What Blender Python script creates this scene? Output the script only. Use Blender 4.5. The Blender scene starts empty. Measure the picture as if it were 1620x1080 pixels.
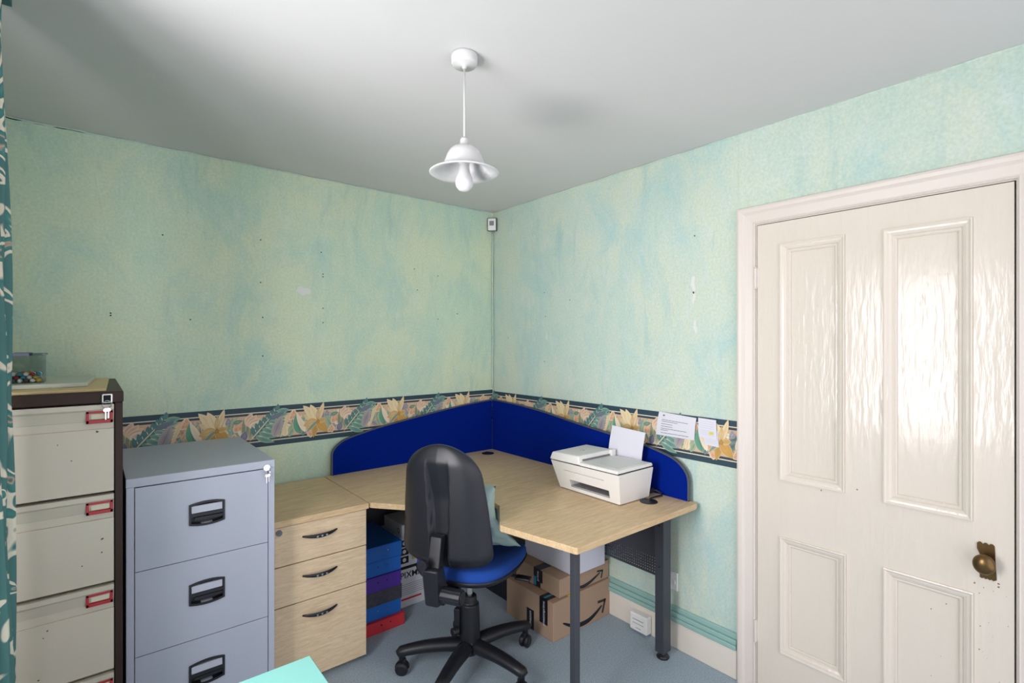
import bpy, bmesh, math, random
from mathutils import Matrix, Vector
random.seed(7)
R = math.radians
scene = bpy.context.scene
COL = scene.collection

# ------------------------------------------------------------------ camera
cam_d = bpy.data.cameras.new('camera'); cam = bpy.data.objects.new('camera', cam_d); COL.objects.link(cam)
cam_d.sensor_width = 36; cam_d.lens = 808.0 / 1620 * 36; cam_d.clip_start = 0.02
yaw = math.atan2(664, 808)
cam.location = (-2.1824, -2.8662, 1.475)
cam.rotation_euler = (R(90), 0, -yaw)
scene.camera = cam
# ------------------------------------------------------------------ world, light, exposure
scene.view_settings.view_transform = 'Standard'
scene.view_settings.look = 'None'
scene.view_settings.gamma = 1
scene.view_settings.use_curve_mapping = False
scene.view_settings.exposure = 0.68
w = bpy.data.worlds.new('sky'); scene.world = w; w.use_nodes = True
w.node_tree.nodes['Background'].inputs[0].default_value = (0.98, 0.94, 1.03, 1)
w.node_tree.nodes['Background'].inputs[1].default_value = 1.2
def area_light(name, loc, rot, sx, sy, energy, color):
    l = bpy.data.lights.new(name, 'AREA'); l.shape = 'RECTANGLE'; l.size = sx; l.size_y = sy
    l.energy = energy; l.color = color
    o = bpy.data.objects.new(name, l); COL.objects.link(o); o.location = loc; o.rotation_euler = rot
    return o
# daylight beyond the window in the left wall (shines towards +x)
area_light('daylight', (-3.18, -2.02, 1.38), (0, R(-90), R(22)), 1.8, 1.5, 118, (0.985, 0.93, 0.975))
# light thrown up from the bright ground outside
area_light('ground_bounce', (-3.12, -1.86, 0.66), (0, R(-90 - 34), 0), 0.40, 0.40, 9, (1.0, 0.93, 0.90))

# ------------------------------------------------------------------ materials
def S(h, a=1.0):
    h = h.lstrip('#'); c = [int(h[i:i+2], 16) / 255 for i in (0, 2, 4)]
    return tuple([(x / 12.92 if x <= 0.04045 else ((x + 0.055) / 1.055) ** 2.4) for x in c] + [a])
MATS = {}
def mat(name, col, rough=0.5, metal=0.0, bump=0.0, bscale=200, var=0.0, vscale=8, coat=0.0, sheen=0.0, spec=0.5, stretch=(1, 1, 1), trans=0.0):
    if name in MATS: return MATS[name]
    m = bpy.data.materials.new(name); m.use_nodes = True; nt = m.node_tree; n = nt.nodes; L = nt.links
    b = n['Principled BSDF']
    c = S(col) if isinstance(col, str) else col
    b.inputs['Base Color'].default_value = c
    b.inputs['Roughness'].default_value = rough; b.inputs['Metallic'].default_value = metal
    b.inputs['Coat Weight'].default_value = coat; b.inputs['Sheen Weight'].default_value = sheen
    b.inputs['Specular IOR Level'].default_value = spec
    tc = n.new('ShaderNodeTexCoord'); mp = n.new('ShaderNodeMapping'); mp.inputs['Scale'].default_value = stretch
    L.new(tc.outputs['Object'], mp.inputs['Vector'])
    nz = n.new('ShaderNodeTexNoise'); nz.inputs['Scale'].default_value = vscale; nz.inputs['Detail'].default_value = 5
    L.new(mp.outputs[0], nz.inputs['Vector'])
    v = max(var, 0.015)
    mx = n.new('ShaderNodeMix'); mx.data_type = 'RGBA'
    mx.inputs['A'].default_value = (c[0] * (1 - v), c[1] * (1 - v), c[2] * (1 - v), 1)
    mx.inputs['B'].default_value = (min(1, c[0] * (1 + v)), min(1, c[1] * (1 + v)), min(1, c[2] * (1 + v)), 1)
    L.new(nz.outputs['Fac'], mx.inputs['Factor']); L.new(mx.outputs['Result'], b.inputs['Base Color'])
    if bump:
        bz = n.new('ShaderNodeTexNoise'); bz.inputs['Scale'].default_value = bscale; bz.inputs['Detail'].default_value = 3
        L.new(mp.outputs[0], bz.inputs['Vector'])
        bp = n.new('ShaderNodeBump'); bp.inputs['Strength'].default_value = bump; bp.inputs['Distance'].default_value = 0.002
        L.new(bz.outputs['Fac'], bp.inputs['Height']); L.new(bp.outputs[0], b.inputs['Normal'])
    MATS[name] = m
    return m

def wallpaper(name, yel, grn, aqu, pale):
    m = bpy.data.materials.new(name); m.use_nodes = True; nt = m.node_tree; n = nt.nodes; L = nt.links
    b = n['Principled BSDF']; b.inputs['Roughness'].default_value = 0.75; b.inputs['Specular IOR Level'].default_value = 0.25
    tc = n.new('ShaderNodeTexCoord')
    def noise(scale, st, detail, off, rough=0.6, dist=0.0):
        mp = n.new('ShaderNodeMapping'); mp.inputs['Scale'].default_value = st; mp.inputs['Location'].default_value = off
        L.new(tc.outputs['Object'], mp.inputs['Vector'])
        z = n.new('ShaderNodeTexNoise'); z.inputs['Scale'].default_value = scale; z.inputs['Detail'].default_value = detail
        z.inputs['Roughness'].default_value = rough; z.inputs['Distortion'].default_value = dist
        L.new(mp.outputs[0], z.inputs['Vector']); return z.outputs['Fac']
    def ramp(src, a, bb, c0=(0, 0, 0, 1), c1=(1, 1, 1, 1)):
        r = n.new('ShaderNodeValToRGB'); r.color_ramp.elements[0].position = a; r.color_ramp.elements[1].position = bb
        r.color_ramp.elements[0].color = c0; r.color_ramp.elements[1].color = c1
        L.new(src, r.inputs[0]); return r.outputs[0]
    def mix(f, A, B):
        x = n.new('ShaderNodeMix'); x.data_type = 'RGBA'
        L.new(f, x.inputs['Factor'])
        for k, v in (('A', A), ('B', B)):
            if isinstance(v, tuple): x.inputs[k].default_value = v
            else: L.new(v, x.inputs[k])
        return x.outputs['Result']
    c = mix(ramp(noise(2.4, (1, 1, 0.7), 8, (0, 0, 0), 0.62, 0.6), 0.34, 0.66), grn, yel)
    c = mix(ramp(noise(3.0, (1.1, 1.1, 0.75), 9, (5, 3, 1), 0.68, 0.9), 0.46, 0.72), c, aqu)
    c = mix(ramp(noise(14, (1, 1, 0.6), 6, (2, 7, 4), 0.6), 0.52, 0.85), c, pale)
    c = mix(ramp(noise(5.5, (1.3, 1.3, 0.3), 8, (9, 1, 4), 0.7, 0.5), 0.56, 0.80), c, tuple(x * 0.90 for x in aqu[:3]) + (1,))
    g = ramp(noise(95, (1, 1, 1), 4, (0, 0, 0)), 0.33, 0.67, (0.90, 0.92, 0.91, 1), (1.05, 1.05, 1.05, 1))
    mu = n.new('ShaderNodeMix'); mu.data_type = 'RGBA'; mu.blend_type = 'MULTIPLY'; mu.inputs['Factor'].default_value = 1
    L.new(c, mu.inputs['A']); L.new(g, mu.inputs['B']); L.new(mu.outputs['Result'], b.inputs['Base Color'])
    bp = n.new('ShaderNodeBump'); bp.inputs['Strength'].default_value = 0.18; bp.inputs['Distance'].default_value = 0.002
    L.new(noise(60, (1, 1, 1), 5, (0, 0, 0)), bp.inputs['Height']); L.new(bp.outputs[0], b.inputs['Normal'])
    MATS[name] = m
    return m

def wood(name, c0, c1, axis_scale, rough=0.42):
    m = bpy.data.materials.new(name); m.use_nodes = True; nt = m.node_tree; n = nt.nodes; L = nt.links
    b = n['Principled BSDF']; b.inputs['Roughness'].default_value = rough; b.inputs['Specular IOR Level'].default_value = 0.4
    tc = n.new('ShaderNodeTexCoord'); mp = n.new('ShaderNodeMapping'); mp.inputs['Scale'].default_value = axis_scale
    L.new(tc.outputs['Object'], mp.inputs['Vector'])
    z = n.new('ShaderNodeTexNoise'); z.inputs['Scale'].default_value = 7; z.inputs['Detail'].default_value = 7; z.inputs['Distortion'].default_value = 1.1
    L.new(mp.outputs[0], z.inputs['Vector'])
    z2 = n.new('ShaderNodeTexNoise'); z2.inputs['Scale'].default_value = 40; z2.inputs['Detail'].default_value = 2
    L.new(mp.outputs[0], z2.inputs['Vector'])
    ad = n.new('ShaderNodeMath'); ad.operation = 'MULTIPLY_ADD'; ad.inputs[1].default_value = 0.35
    L.new(z2.outputs['Fac'], ad.inputs[0]); L.new(z.outputs['Fac'], ad.inputs[2])
    r = n.new('ShaderNodeValToRGB'); r.color_ramp.elements[0].position = 0.48; r.color_ramp.elements[1].position = 0.86
    r.color_ramp.elements[0].color = c0; r.color_ramp.elements[1].color = c1
    L.new(ad.outputs[0], r.inputs[0]); L.new(r.outputs[0], b.inputs['Base Color'])
    MATS[name] = m
    return m

M_wallA = wallpaper('wallpaper_green_lit', S('#d3dcbf'), S('#c1d8c2'), S('#b0cfc4'), S('#d0decb'))  # same paper as the door wall; greener cast of the light painted in
M_wallB = wallpaper('wallpaper_aqua_lit', S('#ccd6c4'), S('#c0d3c9'), S('#abccca'), S('#cdd7d3'))  # same paper again, with the cooler window light put into its colours
M_ceil = mat('ceiling_paint', '#cfcfce', 0.8, bump=0.05, bscale=30, var=0.01)
M_cream = mat('cream_gloss', '#dad1c8', 0.35, spec=0.3, bump=0.10, bscale=14, var=0.02, vscale=3, stretch=(1, 3, 0.8))
M_door = mat('door_gloss', '#dcd3c6', 0.16, spec=0.32, bump=0.8, bscale=24, var=0.03, vscale=2.5, stretch=(1, 2.6, 0.45))
M_skirt = mat('skirting_paint', '#e3dbcf', 0.4, var=0.03)
M_teal = mat('trunking_paint', '#93b8b0', 0.5, var=0.05)
M_white = mat('white_plastic', '#ebebe8', 0.35)
M_lampwhite = mat('lamp_white_plastic', '#cccccb', 0.4)
M_black = mat('black_plastic', '#181a21', 0.42, bump=0.12, bscale=600, var=0.05)
M_darkmetal = mat('graphite_metal', '#44464e', 0.45, metal=0.2)
M_chrome = mat('chrome', '#d8d8d8', 0.15, metal=1.0)
M_brass = mat('aged_brass', '#6e5637', 0.32, metal=0.85, var=0.25, vscale=30)
M_desk = wood('beech_laminate', S('#c3a67e'), S('#d9bf98'), (1.2, 9, 9))
M_ped = wood('pale_ash_laminate', S('#cdb491'), S('#e0cbab'), (1.6, 1.6, 14))
M_grey = mat('grey_enamel', '#acb2c0', 0.38, var=0.01)
M_brown = mat('brown_enamel', '#33221a', 0.5, spec=0.3)
M_drawer = mat('cream_enamel', '#c9c1b0', 0.38, var=0.04, vscale=4)
M_red = mat('red_plastic', '#b3222c', 0.4)
M_bluecloth = mat('blue_screen_cloth', '#001f7e', 0.95, bump=0.4, bscale=900, var=0.10, vscale=500, spec=0.08)
M_seat = mat('blue_seat_cloth', '#0c3f90', 0.95, bump=0.4, bscale=900, var=0.10, vscale=400)
M_edge = mat('dark_edge_trim', '#4c4f56', 0.5)
M_paper = mat('paper', '#d9d9e2', 0.7)
M_ink = mat('ink', '#3c3c44', 0.8)
M_card = mat('cardboard', '#ab9079', 0.8, var=0.06, vscale=3, bump=0.1, bscale=120)
M_tape = mat('black_tape', '#15161c', 0.3)
M_tapeblue = mat('blue_tape_print', '#2a8fb5', 0.35)
M_yellow = mat('yellow_label', '#ddd024', 0.6)
M_printer = mat('printer_plastic', '#e6e5e1', 0.35)
M_gap = mat('dark_gap', '#101014', 0.8)
M_carpet = mat('carpet', '#a0b0bb', 1.0, bump=0.9, bscale=420, var=0.45, vscale=150, spec=0.1)
M_filler = mat('filler', '#d9dcd6', 0.8)
M_mint = mat('mint_gloss', '#8accc4', 0.12, var=0.01)

# glass that lets daylight through
def glass(name, tint, tr):
    m = bpy.data.materials.new(name); m.use_nodes = True; nt = m.node_tree; n = nt.nodes; L = nt.links
    for x in list(n):
        if x.type != 'OUTPUT_MATERIAL': n.remove(x)
    t = n.new('ShaderNodeBsdfTransparent'); t.inputs[0].default_value = tint
    g = n.new('ShaderNodeBsdfGlossy'); g.inputs['Roughness'].default_value = 0.05
    mx = n.new('ShaderNodeMixShader'); mx.inputs[0].default_value = tr
    L.new(t.outputs[0], mx.inputs[1]); L.new(g.outputs[0], mx.inputs[2]); L.new(mx.outputs[0], n['Material Output'].inputs[0])
    MATS[name] = m
    return m
M_glass = glass('window_glass', (0.97, 0.98, 0.98, 1), 0.06)
M_clear = glass('clear_plastic', (0.88, 0.90, 0.90, 1), 0.10)

# vertex-coloured printed paper (the art of the border itself)
m = bpy.data.materials.new('printed_border'); m.use_nodes = True
a = m.node_tree.nodes.new('ShaderNodeAttribute'); a.attribute_name = 'print'
m.node_tree.links.new(a.outputs['Color'], m.node_tree.nodes['Principled BSDF'].inputs['Base Color'])
m.node_tree.nodes['Principled BSDF'].inputs['Roughness'].default_value = 0.6
M_print = m
# curtain cloth: teal ground with cream outlined leaves
m = bpy.data.materials.new('leaf_curtain_cloth'); m.use_nodes = True; nt = m.node_tree; n = nt.nodes; L = nt.links
uvn = n.new('ShaderNodeUVMap'); mp = n.new('ShaderNodeMapping'); mp.inputs['Scale'].default_value = (1, 1, 1)
L.new(uvn.outputs[0], mp.inputs[0])
wv = n.new('ShaderNodeTexNoise'); wv.inputs['Scale'].default_value = 7.5; wv.inputs['Detail'].default_value = 1.0; wv.inputs['Distortion'].default_value = 1.6
L.new(mp.outputs[0], wv.inputs['Vector'])
rp = n.new('ShaderNodeValToRGB'); e = rp.color_ramp.elements
e[0].position = 0.0; e[0].color = S('#4b7674'); e[1].position = 0.505; e[1].color = S('#4b7674')
for p, c in ((0.52, '#d9d0bd'), (0.575, '#e0d8c6'), (0.59, '#3e7672'), (0.66, '#4c8682'), (0.675, '#c9a48f'), (0.70, '#4b7674')):
    x = e.new(p); x.color = S(c)
L.new(wv.outputs['Fac'], rp.inputs[0]); L.new(rp.outputs[0], n['Principled BSDF'].inputs['Base Color'])
n['Principled BSDF'].inputs['Roughness'].default_value = 0.9
M_curtain = m

# ------------------------------------------------------------------ helpers
MW = {}
def thing(name, label, cat, loc=(0, 0, 0), rz=0.0, group=None, kind=None):
    o = bpy.data.objects.new(name, None); COL.objects.link(o); o.empty_display_size = 0.05
    o.location = loc; o.rotation_euler = (0, 0, rz)
    MW[o] = Matrix.Translation(loc) @ Matrix.Rotation(rz, 4, 'Z')
    if kind: o['kind'] = kind
    if label: o['label'] = label
    if cat: o['category'] = cat
    if group: o['group'] = group
    return o
def tag(o, label, cat, group=None, kind=None):
    o['label'] = label; o['category'] = cat
    if group: o['group'] = group
    if kind: o['kind'] = kind
    return o
def obj(name, bm, mats, parent=None, world=True, bevel=0, smooth=False, seg=2, label=None, sub=0, origin=None):
    if not isinstance(mats, (list, tuple)): mats = [mats]
    bmesh.ops.recalc_face_normals(bm, faces=bm.faces)
    me = bpy.data.meshes.new(name); bm.to_mesh(me); bm.free()
    for mm in mats: me.materials.append(mm)
    o = bpy.data.objects.new(name, me); COL.objects.link(o)
    if parent is not None:
        root = parent
        while root.parent is not None: root = root.parent
        if world and root in MW: me.transform(MW[root].inverted())
        if world and root not in MW and root.location.length > 0: me.transform(Matrix.Translation(-root.location))
        o.parent = parent
    elif origin is not None:
        me.transform(Matrix.Translation(-Vector(origin))); o.location = origin
    if smooth:
        for p in me.polygons: p.use_smooth = True
    if bevel:
        b = o.modifiers.new('bevel', 'BEVEL'); b.width = bevel; b.segments = seg; b.limit_method = 'ANGLE'; b.angle_limit = R(40)
        for p in me.polygons: p.use_smooth = True
        wn = o.modifiers.new('wn', 'WEIGHTED_NORMAL'); wn.keep_sharp = True
    if sub:
        s = o.modifiers.new('sub', 'SUBSURF'); s.levels = sub; s.render_levels = sub
    if label: o['label'] = label
    return o
def NB(): return bmesh.new()
def bx(bm, x0, x1, y0, y1, z0, z1, mi=0, mtx=None):
    vs = [bm.verts.new(p) for p in ((x0,y0,z0),(x1,y0,z0),(x1,y1,z0),(x0,y1,z0),(x0,y0,z1),(x1,y0,z1),(x1,y1,z1),(x0,y1,z1))]
    if mtx is not None:
        for v in vs: v.co = mtx @ v.co
    for q in ((0,3,2,1),(4,5,6,7),(0,1,5,4),(1,2,6,5),(2,3,7,6),(3,0,4,7)):
        f = bm.faces.new([vs[i] for i in q]); f.material_index = mi
    return vs
def BX(*a, **k):
    bm = NB(); bx(bm, *a, **k); return bm
def hexa(bm, pts, mi=0):   # bottom four (ccw), top four (ccw)
    vs = [bm.verts.new(p) for p in pts]
    for q in ((0,3,2,1),(4,5,6,7),(0,1,5,4),(1,2,6,5),(2,3,7,6),(3,0,4,7)):
        f = bm.faces.new([vs[i] for i in q]); f.material_index = mi
def prism(bm, poly, h0, h1, M=None, mi=0):   # polygon in local xy, extruded along local z
    M = M or Matrix.Identity(4)
    a = [bm.verts.new(M @ Vector((p[0], p[1], h0))) for p in poly]
    b = [bm.verts.new(M @ Vector((p[0], p[1], h1))) for p in poly]
    n = len(poly)
    f = bm.faces.new(list(reversed(a))); f.material_index = mi
    f = bm.faces.new(b); f.material_index = mi
    for i in range(n):
        f = bm.faces.new((a[i], a[(i+1) % n], b[(i+1) % n], b[i])); f.material_index = mi
def lathe(bm, prof, c=(0, 0, 0), seg=32, M=None, mi=0, cap=True):
    M = M or Matrix.Translation(c)
    rings = []
    for r, z in prof:
        if r < 1e-6: rings.append([bm.verts.new(M @ Vector((0, 0, z)))])
        else: rings.append([bm.verts.new(M @ Vector((r * math.cos(2*math.pi*k/seg), r * math.sin(2*math.pi*k/seg), z))) for k in range(seg)])
    for A, B in zip(rings, rings[1:]):
        for k in range(seg):
            k2 = (k + 1) % seg
            if len(A) == 1 and len(B) == 1: continue
            if len(A) == 1: f = bm.faces.new((A[0], B[k], B[k2]))
            elif len(B) == 1: f = bm.faces.new((A[k], A[k2], B[0]))
            else: f = bm.faces.new((A[k], A[k2], B[k2], B[k]))
            f.material_index = mi
    if cap:
        for Rg, rev in ((rings[0], True), (rings[-1], False)):
            if len(Rg) > 1:
                f = bm.faces.new(list(reversed(Rg)) if rev else Rg); f.material_index = mi
def frame(origin, ax, ay):      # local x -> ax, local y -> ay, z -> ax x ay
    ax = Vector(ax).normalized(); ay = Vector(ay).normalized(); az = ax.cross(ay)
    M = Matrix.Identity(4)
    for i in range(3):
        M[i][0] = ax[i]; M[i][1] = ay[i]; M[i][2] = az[i]; M[i][3] = origin[i]
    return M
def cyl(bm, p0, p1, r, r1=None, seg=20, mi=0):
    p0 = Vector(p0); p1 = Vector(p1); d = p1 - p0; L_ = d.length
    q = d.to_track_quat('Z', 'Y').to_matrix().to_4x4()
    lathe(bm, [(r, 0), (r if r1 is None else r1, L_)], M=Matrix.Translation(p0) @ q, seg=seg, mi=mi)
def tube(bm, pts, r, seg=10, mi=0):
    pts = [Vector(p) for p in pts]; rad = r if isinstance(r, (list, tuple)) else [r] * len(pts)
    rings = []
    up = Vector((0, 0, 1))
    for i, p in enumerate(pts):
        d = (pts[min(i+1, len(pts)-1)] - pts[max(i-1, 0)]).normalized()
        u = up if abs(d.dot(up)) < 0.95 else Vector((1, 0, 0))
        a = d.cross(u).normalized(); b = a.cross(d).normalized()
        rr = rad[i] if isinstance(rad[i], (list, tuple)) else (rad[i], rad[i])
        rings.append([bm.verts.new(p + a * rr[0] * math.cos(2*math.pi*k/seg) + b * rr[1] * math.sin(2*math.pi*k/seg)) for k in range(seg)])
    for A, B in zip(rings, rings[1:]):
        for k in range(seg):
            f = bm.faces.new((A[k], A[(k+1) % seg], B[(k+1) % seg], B[k])); f.material_index = mi
    f = bm.faces.new(list(reversed(rings[0]))); f.material_index = mi
    f = bm.faces.new(rings[-1]); f.material_index = mi
def text_bm(bm, s, size, M, h=0.0003, mi=0, align='CENTER', off=0.0):
    cu = bpy.data.curves.new('t', 'FONT'); cu.body = s; cu.size = size; cu.align_x = align; cu.align_y = 'CENTER'; cu.extrude = h
    cu.resolution_u = 3; cu.offset = off
    o = bpy.data.objects.new('t', cu); COL.objects.link(o)
    dg = bpy.context.evaluated_depsgraph_get(); me = bpy.data.meshes.new_from_object(o.evaluated_get(dg))
    me.transform(M)
    n0 = len(bm.faces); bm.from_mesh(me); bm.faces.ensure_lookup_table()
    for f in bm.faces[n0:]: f.material_index = mi
    bpy.data.objects.remove(o); bpy.data.curves.remove(cu); bpy.data.meshes.remove(me)
def cut(o, cutter_bm):
    bmesh.ops.recalc_face_normals(cutter_bm, faces=cutter_bm.faces)
    me = bpy.data.meshes.new('c'); cutter_bm.to_mesh(me); cutter_bm.free()
    c = bpy.data.objects.new('c', me); COL.objects.link(c); c.parent = o.parent
    md = o.modifiers.new('b', 'BOOLEAN'); md.object = c; md.operation = 'DIFFERENCE'; md.solver = 'EXACT'
    bpy.context.view_layer.update()
    dg = bpy.context.evaluated_depsgraph_get(); nm = bpy.data.meshes.new_from_object(o.evaluated_get(dg))
    o.modifiers.remove(md); o.data = nm; bpy.data.objects.remove(c)
def struct(name, bm, mats, **k):
    o = obj(name, bm, mats, **k); o['kind'] = 'structure'; return o
def dup(root, loc=None, label=None, rz=None, name=None):
    r = root.copy(); COL.objects.link(r)
    if loc is not None: r.location = loc
    if rz is not None: r.rotation_euler = (0, 0, rz)
    if label: r['label'] = label
    for ch in list(root.children):
        c = ch.copy(); COL.objects.link(c); c.parent = r
        for g in ch.children:
            d = g.copy(); COL.objects.link(d); d.parent = c
    return r
def moulding(bm, prof, y0, y1, z0, z1, closed, xbase=0.0, mi=0):
    # profile points (outward offset w, protrusion h towards the room = -x); y0 > y1; path around the rectangle
    loops = []
    for w_, h in prof:
        if closed: pts = [(y0 + w_, z0 - w_), (y0 + w_, z1 + w_), (y1 - w_, z1 + w_), (y1 - w_, z0 - w_)]
        else: pts = [(y0 + w_, z0), (y0 + w_, z1 + w_), (y1 - w_, z1 + w_), (y1 - w_, z0)]
        loops.append([bm.verts.new((xbase - h, a, b)) for a, b in pts])
    n = 4
    for A, B in zip(loops, loops[1:]):
        for k in range(n if closed else n - 1):
            f = bm.faces.new((A[k], A[(k+1) % n], B[(k+1) % n], B[k])); f.material_index = mi
def blob(bm, M, r, mi=0, n=18, sx=1, sy=1, j=0.25):
    ph = [random.uniform(0, 6.28) for _ in range(3)]
    vs = []
    for k in range(n):
        t = 2*math.pi*k/n; q = r * (1 + j * math.sin(2*t + ph[0]) * 0.6 + j * math.sin(3*t + ph[1]) * 0.5 + j * 0.4 * math.sin(5*t + ph[2]))
        vs.append(bm.verts.new(M @ Vector((q * sx * math.cos(t), q * sy * math.sin(t), 0))))
    f = bm.faces.new(vs); f.material_index = mi

# ------------------------------------------------------------------ room shell
XL, YB, H = -2.62, -3.7, 2.379
struct('floor', BX(XL - 0.2, 0.06, YB, 0.06, -0.06, 0), M_carpet)
struct('ceiling', BX(XL - 0.2, 0.15, YB, 0.15, H, H + 0.08), M_ceil)
# left (back) wall with filler patch, nail holes
bm = NB(); bx(bm, XL - 0.2, 0.15, 0, 0.1, 0, H)
fA = lambda x, z, off=0.0012: frame((x, -off, z), (1, 0, 0), (0, 0, 1))
blob(bm, fA(-1.295, 1.75), 0.030, 1, sx=1.1, sy=0.8)
for (x, z) in ((-1.93, 1.97), (-1.51, 2.0), (-1.2, 1.97), (-1.19, 1.85), (-1.19, 1.835), (-2.12, 1.6), (-2.12, 1.59), (-1.82, 1.58), (-1.51, 1.78), (-1.5, 1.6), (-1.19, 1.58), (-1.5, 1.4), (-0.62, 1.93), (-0.45, 1.9), (-0.6, 1.8), (-0.3, 1.66), (-0.45, 1.62), (-1.19, 1.66)):
    blob(bm, fA(x, z), 0.0035, 2, n=8)
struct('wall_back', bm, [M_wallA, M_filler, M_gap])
# wall with the door
DY0, DY1, DZ = -1.851, -2.639, 1.968
bm = NB()
bx(bm, 0, 0.15, DY0 + 0.03, 0, 0, H)
bx(bm, -0.003, 0.15, DY1 - 0.03, DY0 + 0.077, DZ + 0.03, H)
bx(bm, 0, 0.15, YB, DY1 - 0.03, 0, H)
fB = lambda y, z, off=0.0012: frame((-off, y, z), (0, -1, 0), (0, 0, 1))
blob(bm, fB(-1.553, 1.745), 0.017, 1, sx=0.75, sy=2.0, j=0.4)
blob(bm, fB(-1.556, 1.68), 0.012, 1, sx=0.8, sy=2.0, j=0.4)
blob(bm, fB(-1.563, 1.545), 0.014, 1, sx=0.7, sy=2.0, j=0.4)
blob(bm, fB(-0.55, 1.5), 0.008, 1, sx=0.7, sy=1.6, j=0.4)
for (y, z) in ((-1.56, 1.97), (-0.53, 1.78), (-0.54, 1.63), (-0.17, 1.50), (-0.53, 1.35), (-0.75, 1.72)): blob(bm, fB(y, z), 0.0035, 2, n=8)
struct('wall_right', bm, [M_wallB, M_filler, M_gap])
# left wall with the window opening
WY0, WY1, WZ0, WZ1 = -1.34, -2.20, 0.72, 2.02
bm = NB()
bx(bm, XL - 0.2, XL, WY0, 0, 0, H); bx(bm, XL - 0.2, XL, YB, WY1, 0, H)
bx(bm, XL - 0.2, XL, WY1, WY0, 0, WZ0); bx(bm, XL - 0.2, XL, WY1, WY0, WZ1, H)
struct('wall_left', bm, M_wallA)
win = thing('window_1', None, None, (XL, (WY0 + WY1) / 2, WZ0), kind='structure')
bm = NB()
for a, b, c, d in ((WY1, WY1 + 0.06, WZ0, WZ1), (WY0 - 0.06, WY0, WZ0, WZ1), (WY1, WY0, WZ0, WZ0 + 0.07), (WY1, WY0, WZ1 - 0.06, WZ1), (WY1, WY0, 1.36, 1.40), (-1.785, -1.755, WZ0, WZ1)):
    bx(bm, XL - 0.12, XL - 0.07, a, b, c, d)
obj('window_frame', bm, M_cream, win, bevel=0.004)
obj('pane', BX(XL - 0.10, XL - 0.096, WY1 + 0.03, WY0 - 0.03, WZ0 + 0.03, WZ1 - 0.03), M_glass, win)
obj('window_sill', BX(XL - 0.07, XL + 0.06, WY1 - 0.04, WY0 + 0.04, WZ0 - 0.03, WZ0), M_cream, win, bevel=0.005)
# baseboards and painted trunking
def skirting(name, f):
    bm = NB(); f(bm, 0.0, 0.016, 0, 0.118, 0); f(bm, 0.0, 0.012, 0.118, 0.128, 0)
    return bm
bm = NB(); bx(bm, -0.017, 0, -1.769, 0, 0, 0.128); struct('baseboard_right', bm, M_skirt, bevel=0.004)
bm = NB(); bx(bm, XL, 0, -0.017, 0, 0, 0.128); struct('baseboard_back', bm, M_skirt, bevel=0.004)
bm = NB()
bx(bm, -0.026, 0, -1.769, -0.03, 0.129, 0.150); bx(bm, -0.020, 0, -1.769, -0.03, 0.150, 0.172); bx(bm, -0.012, 0, -1.769, -0.03, 0.172, 0.198)
struct('trim_1', bm, M_teal, bevel=0.004)
bm = NB(); bx(bm, XL, -0.03, -0.026, 0, 0.129, 0.150); bx(bm, XL, -0.03, -0.020, 0, 0.150, 0.172); bx(bm, XL, -0.03, -0.012, 0, 0.172, 0.198)
struct('trim_2', bm, M_teal, bevel=0.004)
# crack where paper has come away under the ceiling
bm = NB()
pts = [(-2.46 + 0.02 * i, H - 0.004 - 0.006 * abs(math.sin(i * 0.9)) * (1 - i / 19)) for i in range(19)]
tube(bm, [(x, -0.001, z) for x, z in pts], 0.0022, seg=6)
struct('trim_3', bm, M_gap)
bm = NB()   # uneven bead of paint/paper edge under the ceiling
tube(bm, [(XL + 0.2 + i * 0.06, -0.001, H - 0.004 - 0.002 * math.sin(i * 1.7)) for i in range(int(2.42 / 0.06))], 0.004, seg=6)
tube(bm, [(-0.001, -0.03 - i * 0.06, H - 0.004 - 0.002 * math.sin(i * 1.3)) for i in range(int(3.6 / 0.06))], 0.004, seg=6)
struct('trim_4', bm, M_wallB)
tb = NB(); tube(tb, [(-0.012 + 0.002 * math.sin(z * 9), -0.012, z) for z in [1.15 + 0.05 * i for i in range(23)]], 0.0045, seg=8)
tag(obj('alarm_cable', tb, M_wallB, origin=(-0.012, -0.012, 1.15), smooth=True), 'thin papered over cable running down the room corner from the sensor', 'cable')

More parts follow.
